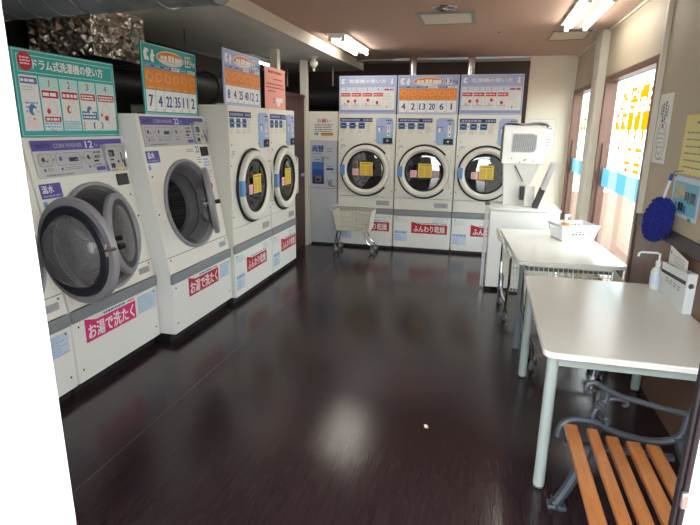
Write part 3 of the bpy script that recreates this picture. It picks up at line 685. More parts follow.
        p.rect(.02, .018, w-.02, .05, 'lavd', 2)
    p.done('printed_face', e)
    return e
def load_board(label, loc, rotz, w, h, main, kg, nums, white_numbers=True):
    e = board('capacity_board', label, 'sign', loc, rotz, w, h, INK[main], 'boards on top of the machines')
    p = Print(FRONT); p.frame(.004, .004, w-.004, h-.004, .005, 'tealpale' if main == 'teal' else 'palblue', 1)
    p.pg([(.035, h*.76), (.09, h*.76), (.085, h*.81), (.065, h*.83), (.07, h*.87), (.095, h*.885), (.085, h*.92), (.05, h*.925), (.03, h*.87)], 'white', 2)
    p.pg([(.115, h*.75), (.145, h*.74), (.15, h*.83), (.175, h*.84), (.15, h*.86), (.145, h*.92), (.125, h*.92), (.12, h*.86), (.105, h*.83)], 'white', 2)
    ex, ey, ra, rb = w*.50, h*.835, w*.24, h*.095
    p.ell(ex, ey, ra+.006, rb+.006, 'white', 2, 32); p.ell(ex, ey, ra, rb, 'orange', 3, 32)
    p.pg([(ex+ra*.97*math.cos(R_(a)), ey+rb*.97*math.sin(R_(a))) for a in range(200, 345, 8)], 'paper', 4)
    for i, (s0, s1) in enumerate(((-.75, .3), (-.5, .4), (-.2, .75), (.05, .75), (.32, .4), (.5, .35), (.68, .3))): p.rr(ex+ra*s0, ey-.008-.014*s1, ex+ra*s0+ra*.2, ey+.008+.02*s1, .004, 'white', 5)
    p.lines(ex-ra*.45, ey-rb*.75, ex+ra*.45, ey-rb*.4, 1, 'gold', 5, .5, 0)
    kx = w*.77; p.rr(kx, h*.765, kx+w*.115, h*.925, .008, 'white', 3); p.text(kg, kx+.008, h*.79, kx+w*.115-.008, h*.905, 'navy', 4, .02); p.text('kg', kx+w*.13, h*.775, w-.02, h*.875, 'white' if main == 'teal' else 'steelblue', 3, .02)
    a0, a1 = .022, w-.022; cw = (a1-a0)/6
    p.rect(a0, h*.665, a1, h*.715, 'white', 1)
    for i in range(6):
        a = a0+cw*i; b = a+cw-.004
        if i % 2 == 0 or i == 1: p.rect(a, h*.668, b+.004, h*.712, 'steelblue', 2); 
        p.lines(a+.012, h*.675, b-.012, h*.705, 1, 'palblue' if (i % 2 == 0 or i == 1) else 'steelblue', 3, .5, .2)
        p.rect(a, h*.36, b, h*.655, 'orange', 2)
        # folded garment sketch
        c = (a+b)/2; q = h*.535; s = cw*.30; r = (-.35, .3, -.3, .35, -.25, .2)[i]
        sq = [(c+s*(x*math.cos(r)-y*math.sin(r)), q+s*(x*math.sin(r)+y*math.cos(r))) for x, y in ((-1, -.75), (1, -.75), (1, .75), (-1, .75))]
        p.pg(sq, 'palor', 3); s *= .86
        sq = [(c+s*(x*math.cos(r)-y*math.sin(r)), q+s*(x*math.sin(r)+y*math.cos(r))) for x, y in ((-1, -.75), (1, -.75), (1, .75), (-1, .75))]
        p.pg(sq, 'orange', 4); p.lines(a+.035, h*.375, b-.01, h*.40, 1, 'palor', 3, .4, .2)
        p.rect(a, .02, b, h*.35, 'white', 2)
        n = nums[i]; nw = .024 if len(n) == 1 else .037; p.text(n, c-nw, h*.115, c+nw, h*.275, 'blue', 3, .03); p.rect(b-.025, .027, b-.008, .036, 'lgrey', 3)
    p.done('printed_face', e); return e
usage_board('teal washer usage board with numbered steps above the 12 kg washer', (-2.497, 2.425, 1.547), PI/2, .815, .475, 'teal', 'ドラム式洗濯機の使い方', True)
load_board('green capacity board marked 22 kg above the taller washer', (-2.405, 3.43, 1.702), PI/2, .74, .495, 'teal', '22', ['7', '4', '22', '35', '11', '2'])
load_board('lavender capacity board marked 25 kg above the left dryers', (-2.175, 4.215, 1.803), PI/2, .755, .455, 'lav', '25', ['8', '4', '25', '40', '12', '2'])
usage_board('lavender dryer usage board above the dryer beside the change machine', (XS[0]+.01, DY+.01, 1.802), 0, .765, .475, 'lav', '乾燥機の使い方', False)
load_board('lavender capacity board marked 13 kg above the middle back dryer', (XS[1]+.005, DY+.01, 1.802), 0, .775, .475, 'lav', '13', ['4', '2', '13', '20', '6', '1'])
usage_board('lavender dryer usage board above the dryer by the white wall', (XS[2]+.01, DY+.01, 1.802), 0, .755, .475, 'lav', '乾燥機の使い方', False)
e = thing('paper_notice', 'salmon pink handwritten notice standing on the left dryer', 'notice', (-2.175, 5.08, 1.802), PI/2)
MB().box(0, .56, 0, .003, 0, .41).build('sheet', INK['salmon'], e)
for q in ((.09, .345, .48, .385, 1, .6, .1), (.22, .285, .50, .31, 1, .5, .1), (.04, .235, .52, .26, 1, .5, .1), (.04, .20, .52, .225, 1, .5, .2), (.08, .165, .3, .19, 1, .5, .2), (.2, .09, .4, .11, 1, .5, .4), (.2, .06, .27, .08, 1, .5, .2)):
    p = Print(FRONT); p.lines(*q[:5], 'crimson', 1, *q[5:]); p.done('handwritten_line', e)
p = Print(FRONT); p.rr(.28, .07, .48, .115, .01, 'white', 2); p.done('white_sticker', e); p = Print(FRONT); p.rr(.32, .03, .40, .075, .02, 'white', 2.2); p.done('white_sticker', e)

# ------------------------------------------------------------------ change machine
e = thing('change_machine', 'grey money change machine with a blue panel beside the dryers', 'change machine', (-2.325, DY, 0), 0)
cw = .385
bx('cabinet', mat('grey_changer_paint', (186, 190, 196), .4, var=.03), e, .0, cw, .0, .5, .03, 1.44, bevel=.004)
bx('toe_kick', M['toe'], e, .01, cw-.01, .02, .5, 0, .032)
bx('hairline', M['gasket'], e, .0, cw, -.001, .01, .80, .805)
p = Print(FRONT.at(0, 0, .001)); 
for i in range(8): p.rect(.03, .86+i*.05, .20, .91+i*.05, ('navy', 'navy', 'blue', 'blue', 'steelblue', 'steelblue', 'changer', 'changer')[i], 1)
p.done('blue_panel', e); p = Print(FRONT.at(0, 0, .001)); p.text('両替', .035, 1.295, .20, 1.385, 'blue', 3, .03); p.lines(.035, 1.265, .17, 1.28, 1, 'steelblue', 3, .5, .1)
p.done('heading_lettering', e)
for q in (1.33, 1.295): p = Print(FRONT.at(0, 0, .001)); p.lines(.245, q, .32, q+.02, 1, 'steelblue', 1, .5, .1); p.done('small_lettering', e)
p = Print(FRONT.at(0, 0, .001)); p.lines(.08, 1.185, .15, 1.205, 1, 'dark', 3, .5, .0); p.text('3', .165, 1.175, .195, 1.225, 'dark', 3, .03); p.lines(.205, 1.20, .28, 1.235, 2, 'dark', 3, .35, .1)
p.done('price_lettering', e)
for q in ((.245, 1.095, .33, 1.115, 'steelblue'), (.24, .905, .335, .925, 'steelblue'), (.285, .825, .375, .842, 'red')): p = Print(FRONT.at(0, 0, .001)); p.lines(*q[:4], 1, q[4], 1, .6, .05); p.done('small_lettering', e)
MB(FRONT).poly(rrect(.075, .165, .885, .975, .012, 4), 0, .018).build('coin_cup', M['steel'], e, bevel=.003)
bx('coin_cup_mouth', M['black'], e, .095, .145, -.021, -.017, .905, .935)
bx('reset_plate', M['steel'], e, .26, .32, -.006, 0, .905-.06, .905-.005, bevel=.002)
bx('bill_slot', M['black'], e, .235, .335, -.008, 0, 1.055, 1.078, bevel=.002)
o = MB().box(-2.44, -1.932, DY+.03, DY+.07, 1.445, 1.83).box(-2.44, -2.33, DY+.01, DY+.07, 0, 1.445).build('trim_8', M['cream'], bevel=.003); struct(o, 'cream filler panel above and beside the change machine', 'panel')
e = thing('paper_notice', 'white notice headed in red above the change machine', 'notice', (-2.295, DY+.029, 1.485), 0)
MB().box(0, .33, -.003, 0, 0, .265).build('sheet', INK['paper'], e)
p = Print(FRONT.at(0, 0, .003)); p.frame(.006, .006, .324, .259, .005, 'pink', 1); p.text('お願い', .07, .20, .26, .245, 'crimson', 2, .025); p.lines(.03, .075, .30, .19, 5, 'dark', 2, .4, .15); p.rect(.115, .025, .30, .07, 'gold', 2); p.text('両替', .03, .03, .085, .07, 'dark', 3, .02); p.lines(.125, .03, .29, .065, 2, 'dark', 3, .45, .1); p.done('printed_face', e)
e = thing('paper_notice', 'small white notice on the brown service door', 'notice', (-2.357, 5.99, 1.24), PI/2)
MB().box(0, .36, -.002, 0, 0, .42).build('sheet', INK['paper'], e)
p = Print(FRONT.at(0, 0, .002)); p.lines(.03, .03, .33, .39, 6, 'grey', 1, .4, .3); p.done('printed_face', e)
e = thing('paper_notice', 'faint white printed sheet on the white back wall', 'notice', (.56, YB, 1.35), 0)
MB().box(0, .36, -.002, 0, 0, .42).build('sheet', INK['paper'], e)
p = Print(FRONT.at(0, 0, .002)); p.frame(.004, .004, .356, .416, .004, 'lgrey', 1); p.rect(.03, .37, .33, .373, 'lgrey', 1); p.lines(.04, .27, .33, .31, 1, 'lgrey', 1, .5, .2); p.lines(.04, .05, .33, .2, 4, 'lgrey', 1, .3, .3); p.done('printed_face', e)

# ------------------------------------------------------------------ casters and trolleys
def caster(parent, x, y, r=.042, ang=0., m='rubber'):
    c, s = math.cos(ang), math.sin(ang)
    Fw = Fr((x+.02*c, y+.02*s, r), (c, s, 0), (0, 0, 1), (-s, c, 0))
    k = MB(Fw).lathe([(r*.55, -.012), (r, -.012), (r, .012), (r*.55, .012), (r*.55, -.012)], 18).build('caster', M[m], parent)
    MB(Fw).lathe([(0, -.014), (r*.56, -.014), (r*.56, .014), (0, .014)], 12).build('hub', M['steel'], k)
    m = MB(); p = Vector((x+.02*c, y+.02*s, r)); q = Vector((-s, c, 0))*.018
    for g in (1, -1): m.tube([p+q*g, p+q*g+Vector((-.012*c, -.012*s, r*.8)), Vector((x, y, r*2+.012))+q*g*.6], .006, 6)
    m.tube([(x, y, r*2+.005), (x, y, r*2+.03)], .012, 8); m.build('fork', M['chrome'], k)
def wire_basket(parent, x0, x1, y0, y1, z0, z1, flare=.04, nx=18, ny=10, nz=3, r=.0028, rim=.006, name='wire_basket'):
    m = MB()
    def pt(i, t, side):  # t 0..1 up
        f = flare*t
        return {'f': lambda q: (x0-f+(x1-x0+2*f)*q, y0-f, z0+(z1-z0)*t), 'b': lambda q: (x0-f+(x1-x0+2*f)*q, y1+f, z0+(z1-z0)*t),
                'l': lambda q: (x0-f, y0-f+(y1-y0+2*f)*q, z0+(z1-z0)*t), 'r': lambda q: (x1+f, y0-f+(y1-y0+2*f)*q, z0+(z1-z0)*t)}[side](i)
    for side, n in (('f', nx), ('b', nx), ('l', ny), ('r', ny)):
        for i in range(n+1): m.tube([pt(i/n, 0, side), pt(i/n, 1, side)], r, 4, cap=False)
    for j in range(nz+1):
        t = j/nz; f = flare*t; z = z0+(z1-z0)*t
        m.tube([(x0-f, y0-f, z), (x1+f, y0-f, z), (x1+f, y1+f, z), (x0-f, y1+f, z)], rim if j == nz else r*1.2, 6, closed=True)
    for i in range(1, nx): m.tube([(x0+(x1-x0)*i/nx, y0, z0), (x0+(x1-x0)*i/nx, y1, z0)], r, 4, cap=False)
    return m.build(name, M['wire'], parent)
# trolley in front of the back dryers
e = thing('laundry_trolley', 'cream wire laundry trolley on chrome legs in front of the dryers', 'trolley', (-1.60, 6.66, 0), 0, 'wire laundry trolleys')
wire_basket(e, -.235, .20, -.12, .13, .30, .56, .04, 26, 12, 4, .005)
m = MB().tube([(-.28, -.16, .56), (-.31, -.16, .60), (-.31, .17, .60), (-.28, .17, .56)], .009, 8); m.build('push_handle', M['wire'], e)
for y, nm in ((-.10, 0), (.12, 1)):
    MB().tube([(-.20, y, .30), (-.235, y, .24), (-.25, y, .16), (-.26, y, .11)], .011, 8).build('leg', M['chrome'], e)
    MB().tube([(.12, y, .30), (.15, y, .24), (.18, y, .15), (.235, y, .11)], .011, 8).build('leg', M['chrome'], e)
    caster(e, -.26, y, .042, 0, 'rubber'); caster(e, .235, y, .042, 0, 'rubber')
MB().tube([(-.20, -.10, .30), (.12, -.10, .30), (.12, .12, .30), (-.20, .12, .30)], .009, 8, closed=True).build('base_frame', M['chrome'], e)

def low_cart(label, loc, rz, w, l, z0, z1, y0, y1, lx=.012, handle=False):
    """wire laundry cart on bent tube legs, w along x, l along y"""
    e = thing('laundry_cart', label, 'trolley', loc, rz, 'wire laundry trolleys')
    wire_basket(e, .03, w-.03, .03, l-.03, z0, z1, .026, 18, 12, 6, .0028, .005)
    MB().tube([(0, 0, z1), (w, 0, z1), (w, l, z1), (0, l, z1)], .009, 8, closed=True).build('top_rail', M['wire'], e)
    for x, xt in ((lx, .012), (w-lx, w-.012)):
        m = MB().tube([(xt, .01, z1), (xt, .005, z1-.14), (xt, .0, .36), ((x+xt)/2, y0*.6, .26), (x, y0, .17), (x, (y0+y1)/2, .145), (x, y1, .17), ((x+xt)/2, l+(y1-l)*.6, .26), (xt, l, .36), (xt, l-.005, z1-.14), (xt, l-.01, z1)], .0105, 8); m.build('leg_frame', M['chrome'], e)
        for y in (y0, y1):
            m = MB().tube([(x, y, .175), (x, y, .10)], .012, 8); m.build('caster_stem', M['chrome'], e)
            caster(e, x, y, .042, R_(60), 'rubber')
    for x in (lx+.02, w-lx-.04): bx('base_bar', M['tanbar'], e, x, x+.02, y0, y1, .115, .135)
    bx('base_bar', M['tanbar'], e, lx+.04, w-lx-.04, y0, y0+.02, .115, .135)
    if handle: MB().tube([(0, .04, z1), (-.035, .04, z1+.02), (-.06, .07, z1+.13), (-.06, l-.10, z1+.13), (-.035, l-.07, z1+.02), (0, l-.07, z1)], .0085, 8).build('push_handle', M['wire'], e)
    return e
low_cart('wire laundry cart standing in the gap between the two tables', (.335, 3.475, 0), 0, .60, .315, .38, .682, .02, .24, .09)
low_cart('wire laundry cart parked under the table that carries the white basket', (.27, 4.36, 0), R_(4), .52, .66, .30, .60, .10, .56, .012, True)

# ------------------------------------------------------------------ tables
def table(label, loc, rz, w, l, legm):
    e = thing('work_table', label, 'table', loc, rz, 'white work tables'); r = .05; H = .70
    out = rrect(0, w, 0, l, r, 6)
    MB().poly(out, H-.004, H).build('table_top', M['tabletop'], e, smooth=30)
    MB().poly(rrect(-.002, w+.002, -.002, l+.002, r, 6), H-.030, H-.004).build('edge_band', M['tableedge'], e, bevel=.004)
    for q in ((.06, w-.06, .035, .055), (.06, w-.06, l-.055, l-.035), (.035, .055, .065, l-.065), (w-.055, w-.035, .065, l-.065)): bx('apron', legm, e, *q, H-.075, H-.030, bevel=.003)
    for x in (.045, w-.045):
        for y in (.05, l-.05):
            k = MB().lathe([(0, H-.032), (.026, H-.032), (.026, .02), (.024, .012), (.0, .012)], 20, ca=x, cb=y).build('leg', legm, e)
            MB().lathe([(.0, .014), (.022, .014), (.024, 0.004), (.0, 0)], 16, ca=x, cb=y).build('foot', M['rubber'], k)
    return e
table('white topped table with pale legs carrying the pump bottle and file box', (.316, 2.20, 0), 0, .785, 1.25, M['leg'])
table('white topped table with grey legs carrying the perforated basket', (.30, 3.82, 0), R_(4.2), .745, 1.31, M['legd'])
# scratches on the near table edge
# ------------------------------------------------------------------ things on the tables
e = thing('plastic_basket', 'white perforated plastic basket on the table', 'basket', (.80, 4.80, .70), R_(18))
bw, bl, bh = .27, .22, .135
def grid_wall(fr, w0, w1, h, nx, nz, hole=.55):
    """perforated wall: bars between square holes, w0 at the bottom and w1 at the top"""
    m = MB(fr)
    def P(u, t): ww = w0+(w1-w0)*t; return (u-.5)*ww, t*h
    us = [.06+.88*i/nx for i in range(nx+1)]; ts = [.08+.74*i/nz for i in range(nz+1)]
    def q(u0, u1, t0, t1):
        a, b, c, d = P(u0, t0), P(u1, t0), P(u1, t1), P(u0, t1)
        m.add([(*a, 0), (*b, 0), (*c, 0), (*d, 0), (*a, -.003), (*b, -.003), (*c, -.003), (*d, -.003)], [(0, 1, 2, 3), (7, 6, 5, 4), (0, 4, 5, 1), (1, 5, 6, 2), (2, 6, 7, 3), (3, 7, 4, 0)])
    q(0, 1, 0, ts[0]); q(0, 1, ts[-1], 1)
    q(0, us[0], ts[0], ts[-1]); q(us[-1], 1, ts[0], ts[-1])
    du = us[1]-us[0]; dt = ts[1]-ts[0]
    for i in range(nx): q(us[i], us[i]+du*(1-hole), ts[0], ts[-1])
    for j in range(1, nz):
        for i in range(nx): q(us[i]+du*(1-hole), us[i+1], ts[j]-dt*.18, ts[j]+dt*.18)
    return m
fl_ = .03
for (O, u, n, ww, k) in (((0, -bl/2, 0), (1, 0, 0), (0, -1, 0), bw, 9), ((0, bl/2, 0), (-1, 0, 0), (0, 1, 0), bw, 9), ((bw/2, 0, 0), (0, 1, 0), (1, 0, 0), bl, 7), ((-bw/2, 0, 0), (0, -1, 0), (-1, 0, 0), bl, 7)):
    v = Vector((n[0]*fl_, n[1]*fl_, bh)).normalized(); nn = Vector(u).cross(v)
    grid_wall(Fr(O, u, v, nn), ww, ww+2*fl_, math.hypot(bh, fl_), k, 5, .66).build('perforated_wall', M['plastic'], e, smooth=0)
MB().box(-bw/2, bw/2, -bl/2, bl/2, 0, .004).build('base', M['plastic'], e)
q = [(-bw/2-fl_, -bl/2-fl_), (bw/2+fl_, -bl/2-fl_), (bw/2+fl_, bl/2+fl_), (-bw/2-fl_, bl/2+fl_)]
MB().tube([(*p, bh) for p in q], .006, 6, closed=True).build('rim', M['plastic'], e)
e = thing('spray_bottle', 'white bottle with an orange label standing in the basket', 'bottle', (.745, 4.86, .705), 0)
MB().lathe([(0, 0), (.03, 0), (.032, .01), (.032, .12), (.026, .14), (.012, .155), (.012, .175), (0, .175)], 18).build('bottle_body', M['plastic'], e)
MB().lathe([(.0328, .10), (.0328, .13)], 18).build('label_band', INK['orange'], e)
MB().box(-.012, .03, -.01, .01, .175, .20).box(.03, .045, -.006, .006, .186, .196).build('spray_head', M['plastic'], e, bevel=.003)
e = thing('small_tube', 'dark capped tube lying in the white basket', 'bottle', (.86, 4.87, .712), R_(25))
MB(Fr((0, 0, .018), (0, 1, 0), (0, 0, 1), (1, 0, 0))).lathe([(0, -.05), (.016, -.05), (.018, .03), (.012, .035), (.012, .055), (0, .055)], 12).build('tube_body', M['gasket'], e)

e = thing('pump_bottle', 'translucent white pump bottle with long nozzle on the table', 'bottle', (1.058, 3.35, .70), R_(180))
MB().lathe([(0, .001), (.03, .001), (.034, .008), (.034, .105), (.028, .125), (.014, .138), (.014, .15), (0, .15)], 22).build('bottle_body', M['frosted'], e)
MB().lathe([(.0345, .035), (.0345, .10)], 22).build('label_band', INK['palblue'], e)
MB().lathe([(0, .175), (.016, .175), (.017, .15), (.0, .149)], 16).build('collar', M['plastic'], e)
MB().tube([(0, 0, .17), (0, 0, .215), (.02, 0, .222), (.10, 0, .222), (.112, 0, .215), (.116, 0, .195)], .0065, 8).build('nozzle', M['plastic'], e)
e = thing('file_box', 'white plastic file box with a dark band against the wall', 'box', (1.06, 2.90, .70), 0)
bd, blen = .045, .39
m = MB(); S_ = Fr((0, 0, 0), (0, 1, 0), (0, 0, 1), (-1, 0, 0))
MB(S_).poly([(0, 0), (blen, 0), (blen, .185), (0, .215)], 0, -.004).build('side_wall', M['frosted'], e); MB(S_).poly([(0, 0), (blen, 0), (blen, .185), (0, .215)], -bd+.004, -bd).build('side_wall', M['frosted'], e)
bx('end_wall', M['frosted'], e, .004, bd-.004, blen-.004, blen, 0, .185); bx('base', M['frosted'], e, .004, bd-.004, .004, blen-.004, 0, .004)
m = MB(Fr((bd/2, 0, 0), (1, 0, 0), (0, 0, 1), (0, -1, 0))).panel_hole(-bd/2+.004, bd/2-.004, 0, .215, 0, .15, .014, -.004, 0, 20); m.build('end_wall', M['frosted'], e)
MB(S_).poly([(.012, .152), (blen-.005, .128), (blen-.005, .146), (.012, .172)], .0004, .002).build('dark_band', M['gasket'], e)
p = Print(S_); 
for i in range(4): p.lines(.08+i*.06, .095, .12+i*.06, .125, 2, 'grey', 1, .4, .2)
p.done('small_print', e)
e = thing('card', 'white printed card standing in the file box', 'card', (1.082, 2.985, .705), 0)
MB(S_).poly([(.0, 0), (.28, 0), (.28, .285), (.0, .255)], .0, .002).build('card_sheet', INK['paper'], e)
p = Print(S_.at(0, 0, .002)); p.lines(.03, .175, .24, .19, 1, 'grey', 1, .5, .2); p.done('card_print', e); p = Print(S_.at(0, 0, .002)); p.lines(.04, .205, .24, .25, 3, 'lgrey', 1, .4, .3); p.done('card_print', e); p = Print(S_.at(0, 0, .002)); p.ell(.255, .25, .010, .012, 'green', 1, 10); p.done('card_print', e)

# ------------------------------------------------------------------ sneaker washer with upright unit
e = thing('shoe_washer', 'white shoe washing unit with open lids and louvred upright by the pillar', 'shoe washer', (.105, 5.36, 0), 0)
cw, cd_ = .66, .52
bx('cabinet', M['white'], e, 0, cw, 0, cd_, .035, .835, bevel=.006); bx('cabinet_top', M['white'], e, -.008, cw+.008, -.01, cd_, .835, .862, bevel=.008)
for x in (.04, cw-.04):
    for y in (.05, cd_-.05): MB().lathe([(0, 0), (.022, 0), (.018, .035), (0, .035)], 12, ca=x, cb=y).build('foot', M['black'], e)
bx('side_rail', M['steel'], e, -.05, -.03, .06, .09, .02, .88, bevel=.003); bx('side_rail', M['steel'], e, -.028, -.016, .03, .055, .02, .86, bevel=.002); bx('rail_cap', M['tanbar'], e, -.055, -.01, .03, .10, .88, .905, bevel=.003)
ux0, ux1 = .075, .475; uy = .22
u = MB().box(ux0, ux1, uy, uy+.30, 1.285, 1.665).build('louvre_housing', M['white'], e, bevel=.006)
bx('housing_side', M['tanbar'], u, ux0-.014, ux0-.001, uy+.02, uy+.28, 1.33, 1.65)
LF = Fr((0, uy, 0)); lou = MB(LF)
MB(LF).poly([(ux0+.085, 1.40), (ux0+.285, 1.40), (ux0+.325, 1.44), (ux0+.325, 1.55), (ux0+.285, 1.585), (ux0+.085, 1.585)], 0.0005, .004).build('louvre_plate', M['silver'], u)
for i in range(12):
    x = ux0+.095+i*.0185; MB(LF).add([(x, 1.41, .0045), (x+.004, 1.41, .012), (x+.013, 1.575, .012), (x+.009, 1.575, .0045), (x+.009, 1.41, .0045), (x+.018, 1.575, .0045)], [(0, 1, 2, 3), (1, 4, 5, 2), (0, 4, 1), (3, 2, 5)]).build('louvre_slat', M['gasket'] if False else M['band'], u, smooth=0)
# draped grey sheet lying on the housing
m = MB(); vs = []; fs = []; nx_, ny_ = 14, 6
for j in range(ny_+1):
    for i in range(nx_+1):
        a, b = i/nx_, j/ny_; edge = max(0, abs(a-.5)*2-.85)/.15
        vs.append((ux0-.015+(ux1-ux0+.05)*a, uy-.03+.34*b, 1.672+.018*math.sin(a*5.5+.5)**2+.01*math.sin(b*5)-.02*edge*edge))
for j in range(ny_):
    for i in range(nx_): k = j*(nx_+1)+i; fs.append((k, k+1, k+nx_+2, k+nx_+1))
o = m.add(vs, fs).build('cover_sheet', mat('grey_cardboard', (158, 154, 148), .7, var=.08), e); sm = o.modifiers.new('thick', 'SOLIDIFY'); sm.thickness = .006
# tapering neck
nv = [(ux0+.02, uy+.03, 1.285), (ux1-.03, uy+.03, 1.285), (ux1-.03, uy+.27, 1.285), (ux0+.02, uy+.27, 1.285), (ux0+.05, uy+.06, .86), (ux0+.24, uy+.06, .86), (ux0+.24, uy+.27, .86), (ux0+.05, uy+.27, .86)]
MB().add(nv, [(0, 1, 2, 3), (7, 6, 5, 4), (0, 4, 5, 1), (1, 5, 6, 2), (2, 6, 7, 3), (3, 7, 4, 0)]).build('neck', M['white'], e, bevel=.005)
def lid(x0, z0, x1, z1, y0, y1, nm):
    d = Vector((x1-x0, 0, z1-z0)); L = d.length; d.normalize(); nrm = Vector((-d.z, 0, d.x))
    F = Fr((x0, 0, z0), d, (0, 1, 0), nrm)
    k = MB(F).box(L*.42, L, y0, y1, -.022, .022).build('lid', M['silver'], e, bevel=.004)
    MB(F).box(0, L*.44, y0+.02, y1-.02, -.026, .026).build('lid_hinge', M['gasket'], k, bevel=.004)
    MB(F.at(L*.88, y0, 0)).lathe([(.0, 0)], 3)
lid(.425, .862, .565, 1.31, .05, .20, 0)
bx('latch_block', M['gasket'], e, .275, .315, uy-.06, uy+.06, .93, 1.06, bevel=.004)
MB().tube([(.21, uy+.02, 1.27), (.30, uy+.02, 1.11)], .008, 6).build('brace', M['tanbar'], e)
bx('inner_tray', M['palblue'] if 'palblue' in M else M['white'], e, .32, .42, uy-.05, uy+.05, .862, 1.07, bevel=.01)
p = Print(Fr((0, uy, 0)))
for a, b in ((.12, 1.34), (.24, 1.32), (.33, 1.315), (.20, 1.305)): p.ell(a+.05, b, .006, .006, 'dark', 1, 8)
p.ell(.30, 1.33, .009, .009, 'grey', 1, 8); p.done('screw_print', u)

# ------------------------------------------------------------------ bench
e = thing('park_bench', 'bench of orange varnished slats on scrolled cast iron ends', 'bench', (0, 0, 0), 0)
BY1, BY0 = 2.12, .93
rail = [(.395, .354), (.402, .403), (.426, .432), (.472, .446), (.53, .443), (.572, .425), (.632, .404), (.708, .392), (.764, .392), (.817, .406), (.85, .432), (.863, .484), (.863, .529)]
armr = [(.50, .578), (.488, .578), (.480, .590), (.482, .606), (.493, .617), (.513, .619), (.546, .602), (.609, .575), (.685, .560), (.761, .545), (.815, .538), (.863, .529), (.90, .532)]
scr = [(.563, .463), (.575, .463), (.580, .452), (.572, .434), (.55, .426), (.530, .436), (.520, .455), (.524, .489), (.548, .530), (.562, .555), (.562, .58), (.552, .598)]
scr2 = [(.548, .530), (.575, .556), (.605, .560), (.628, .556), (.642, .545), (.636, .535), (.624, .538)]
fleg = [(.535, .43), (.522, .33), (.492, .21), (.462, .12), (.425, .035), (.415, .022)]
rleg = [(.85, .43), (.90, .30), (.955, .16), (.985, .06), (1.0, .022)]
brs = [(.863, .50), (.90, .62), (.945, .74), (.985, .84), (.99, .86)]
def smooth_path(pts, k=4):
    out = []; n = len(pts)
    for i in range(n-1):
        p0, p1, p2, p3 = pts[max(i-1, 0)], pts[i], pts[i+1], pts[min(i+2, n-1)]
        for j in range(k):
            t = j/k; out.append(tuple(.5*((2*p1[q])+(-p0[q]+p2[q])*t+(2*p0[q]-5*p1[q]+4*p2[q]-p3[q])*t*t+(-p0[q]+3*p1[q]-3*p2[q]+p3[q])*t**3) for q in (0, 1)))
    out.append(pts[-1]); return out
for y in (BY1, BY0):
    S3 = lambda pts: [(a, y, b) for a, b in smooth_path(pts)]
    m = MB()
    m.tube(S3(rail), .015, 8); m.tube(S3(brs), .016, 8)
    end = m.build('cast_iron_end', M['iron'], e)
    MB().tube(S3(armr), .0125, 8).build('arm_rest', M['iron'], end)
    m = MB(); m.tube(S3(scr), .011, 8); m.tube(S3(scr2), .0085, 8)
    for k in (-1, 0, 1): m.tube([(.543+k*.008-.014, y, .527+k*.012+.008), (.543+k*.008+.014, y, .527+k*.012-.008)], .012, 8)
    m.build('scroll', M['iron'], end)
    for lg in (fleg, rleg):
        pts = S3(lg); n = len(pts); MB().tube(pts, [.030-.008*min(1, i/(n*.6))+(.012 if i > n-4 else 0) for i in range(n)], 8).build('leg', M['iron'], end)
        q = lg[-1]; bx('foot', M['iron'], end, q[0]-.03, q[0]+.05, y-.025, y+.025, 0, .022, bevel=.005)
xs = [(.397, .448, .463), (.483, .526, .456), (.556, .604, .434), (.634, .686, .424), (.706, .757, .422)]
for a0, a1, z in xs: bx('seat_slat', M['wood'], e, a0, a1, BY0-.03, 2.045, z-.022, z, bevel=.005)
bx('seat_bearer', M['iron'], e, .40, .80, 2.0, 2.03, .385, .401); bx('seat_bearer', M['iron'], e, .40, .80, BY0+.02, BY0+.05, .385, .401)
for k in range(3):
    a, b = .93+k*.037, .62+k*.10
    F = Fr((a-.02, 0, b), (.35, 0, .94), (0, 1, 0), (-.94, 0, .35)); MB(F).box(-.03, .03, BY0-.03, 2.0, 0, .02).build('back_slat', M['wood'], e, bevel=.005)

# ------------------------------------------------------------------ right wall hangings
RW = Fr((WX, 0, 0), (0, -1, 0), (0, 0, 1), (-1, 0, 0))    # a runs towards -Y (rightwards in view)
def paper(label, yl, yr, z0, z1, col, tilt=0.):
    e = thing('wall_poster', label, 'poster', (WX, yl, z0), 0, 'papers on the beige wall')
    F = Fr((-.003, 0, 0), (0, -1, tilt), (0, tilt, 1), (-1, 0, 0)); MB(F).poly([(0, 0), (yl-yr, 0), (yl-yr, z1-z0), (0, z1-z0)], -.001, .0005).build('sheet', INK[col], e)
    return e, Print(F.at(0, 0, .0006)), yl-yr, z1-z0
e, p, a, b = paper('white poster with a round line drawing beside the near window', 3.985, 3.715, 1.42, 1.855, 'paper')
for i, (x, y0, y1, c) in enumerate(((.06, .30, .37, 'navy'), (.095, .26, .38, 'dark'), (.14, .27, .39, 'dark'), (.175, .29, .36, 'grey'))): p.lines(x, y0*b/.435, x+.028, y1*b/.435, 6, c, 1, .7, .0)
for k, rr in enumerate((.105, .075)):
    for i in range(24):
        t0, t1 = 2*PI*i/24, 2*PI*(i+1)/24; f = lambda t, r: (a*.5+r*.95*math.cos(t), b*.33+r*1.2*math.sin(t))
        p.pg([f(t0, rr), f(t1, rr), f(t1, rr-.006), f(t0, rr-.006)], 'grey', 1)
p.ell(a*.5, b*.55, .018, .012, 'red', 2, 12); p.lines(a*.3, b*.2, a*.72, b*.46, 4, 'lgrey', 1, .3, .3); p.lines(a*.4, .015, a*.9, .04, 1, 'lgrey', 1, .5, .2); p.done('printed_face', e)
e, p, a, b = paper('yellow handwritten notice on the beige wall', 3.44, 2.86, 1.39, 1.715, 'paleyel')
p.lines(.17, b-.06, .4, b-.03, 1, 'grey', 1, .35, .1); p.lines(.05, .02, a-.06, b-.08, 6, 'grey', 1, .2, .35); p.rect(0, b-.008, a, b, 'gold', 1); p.done('handwriting', e)
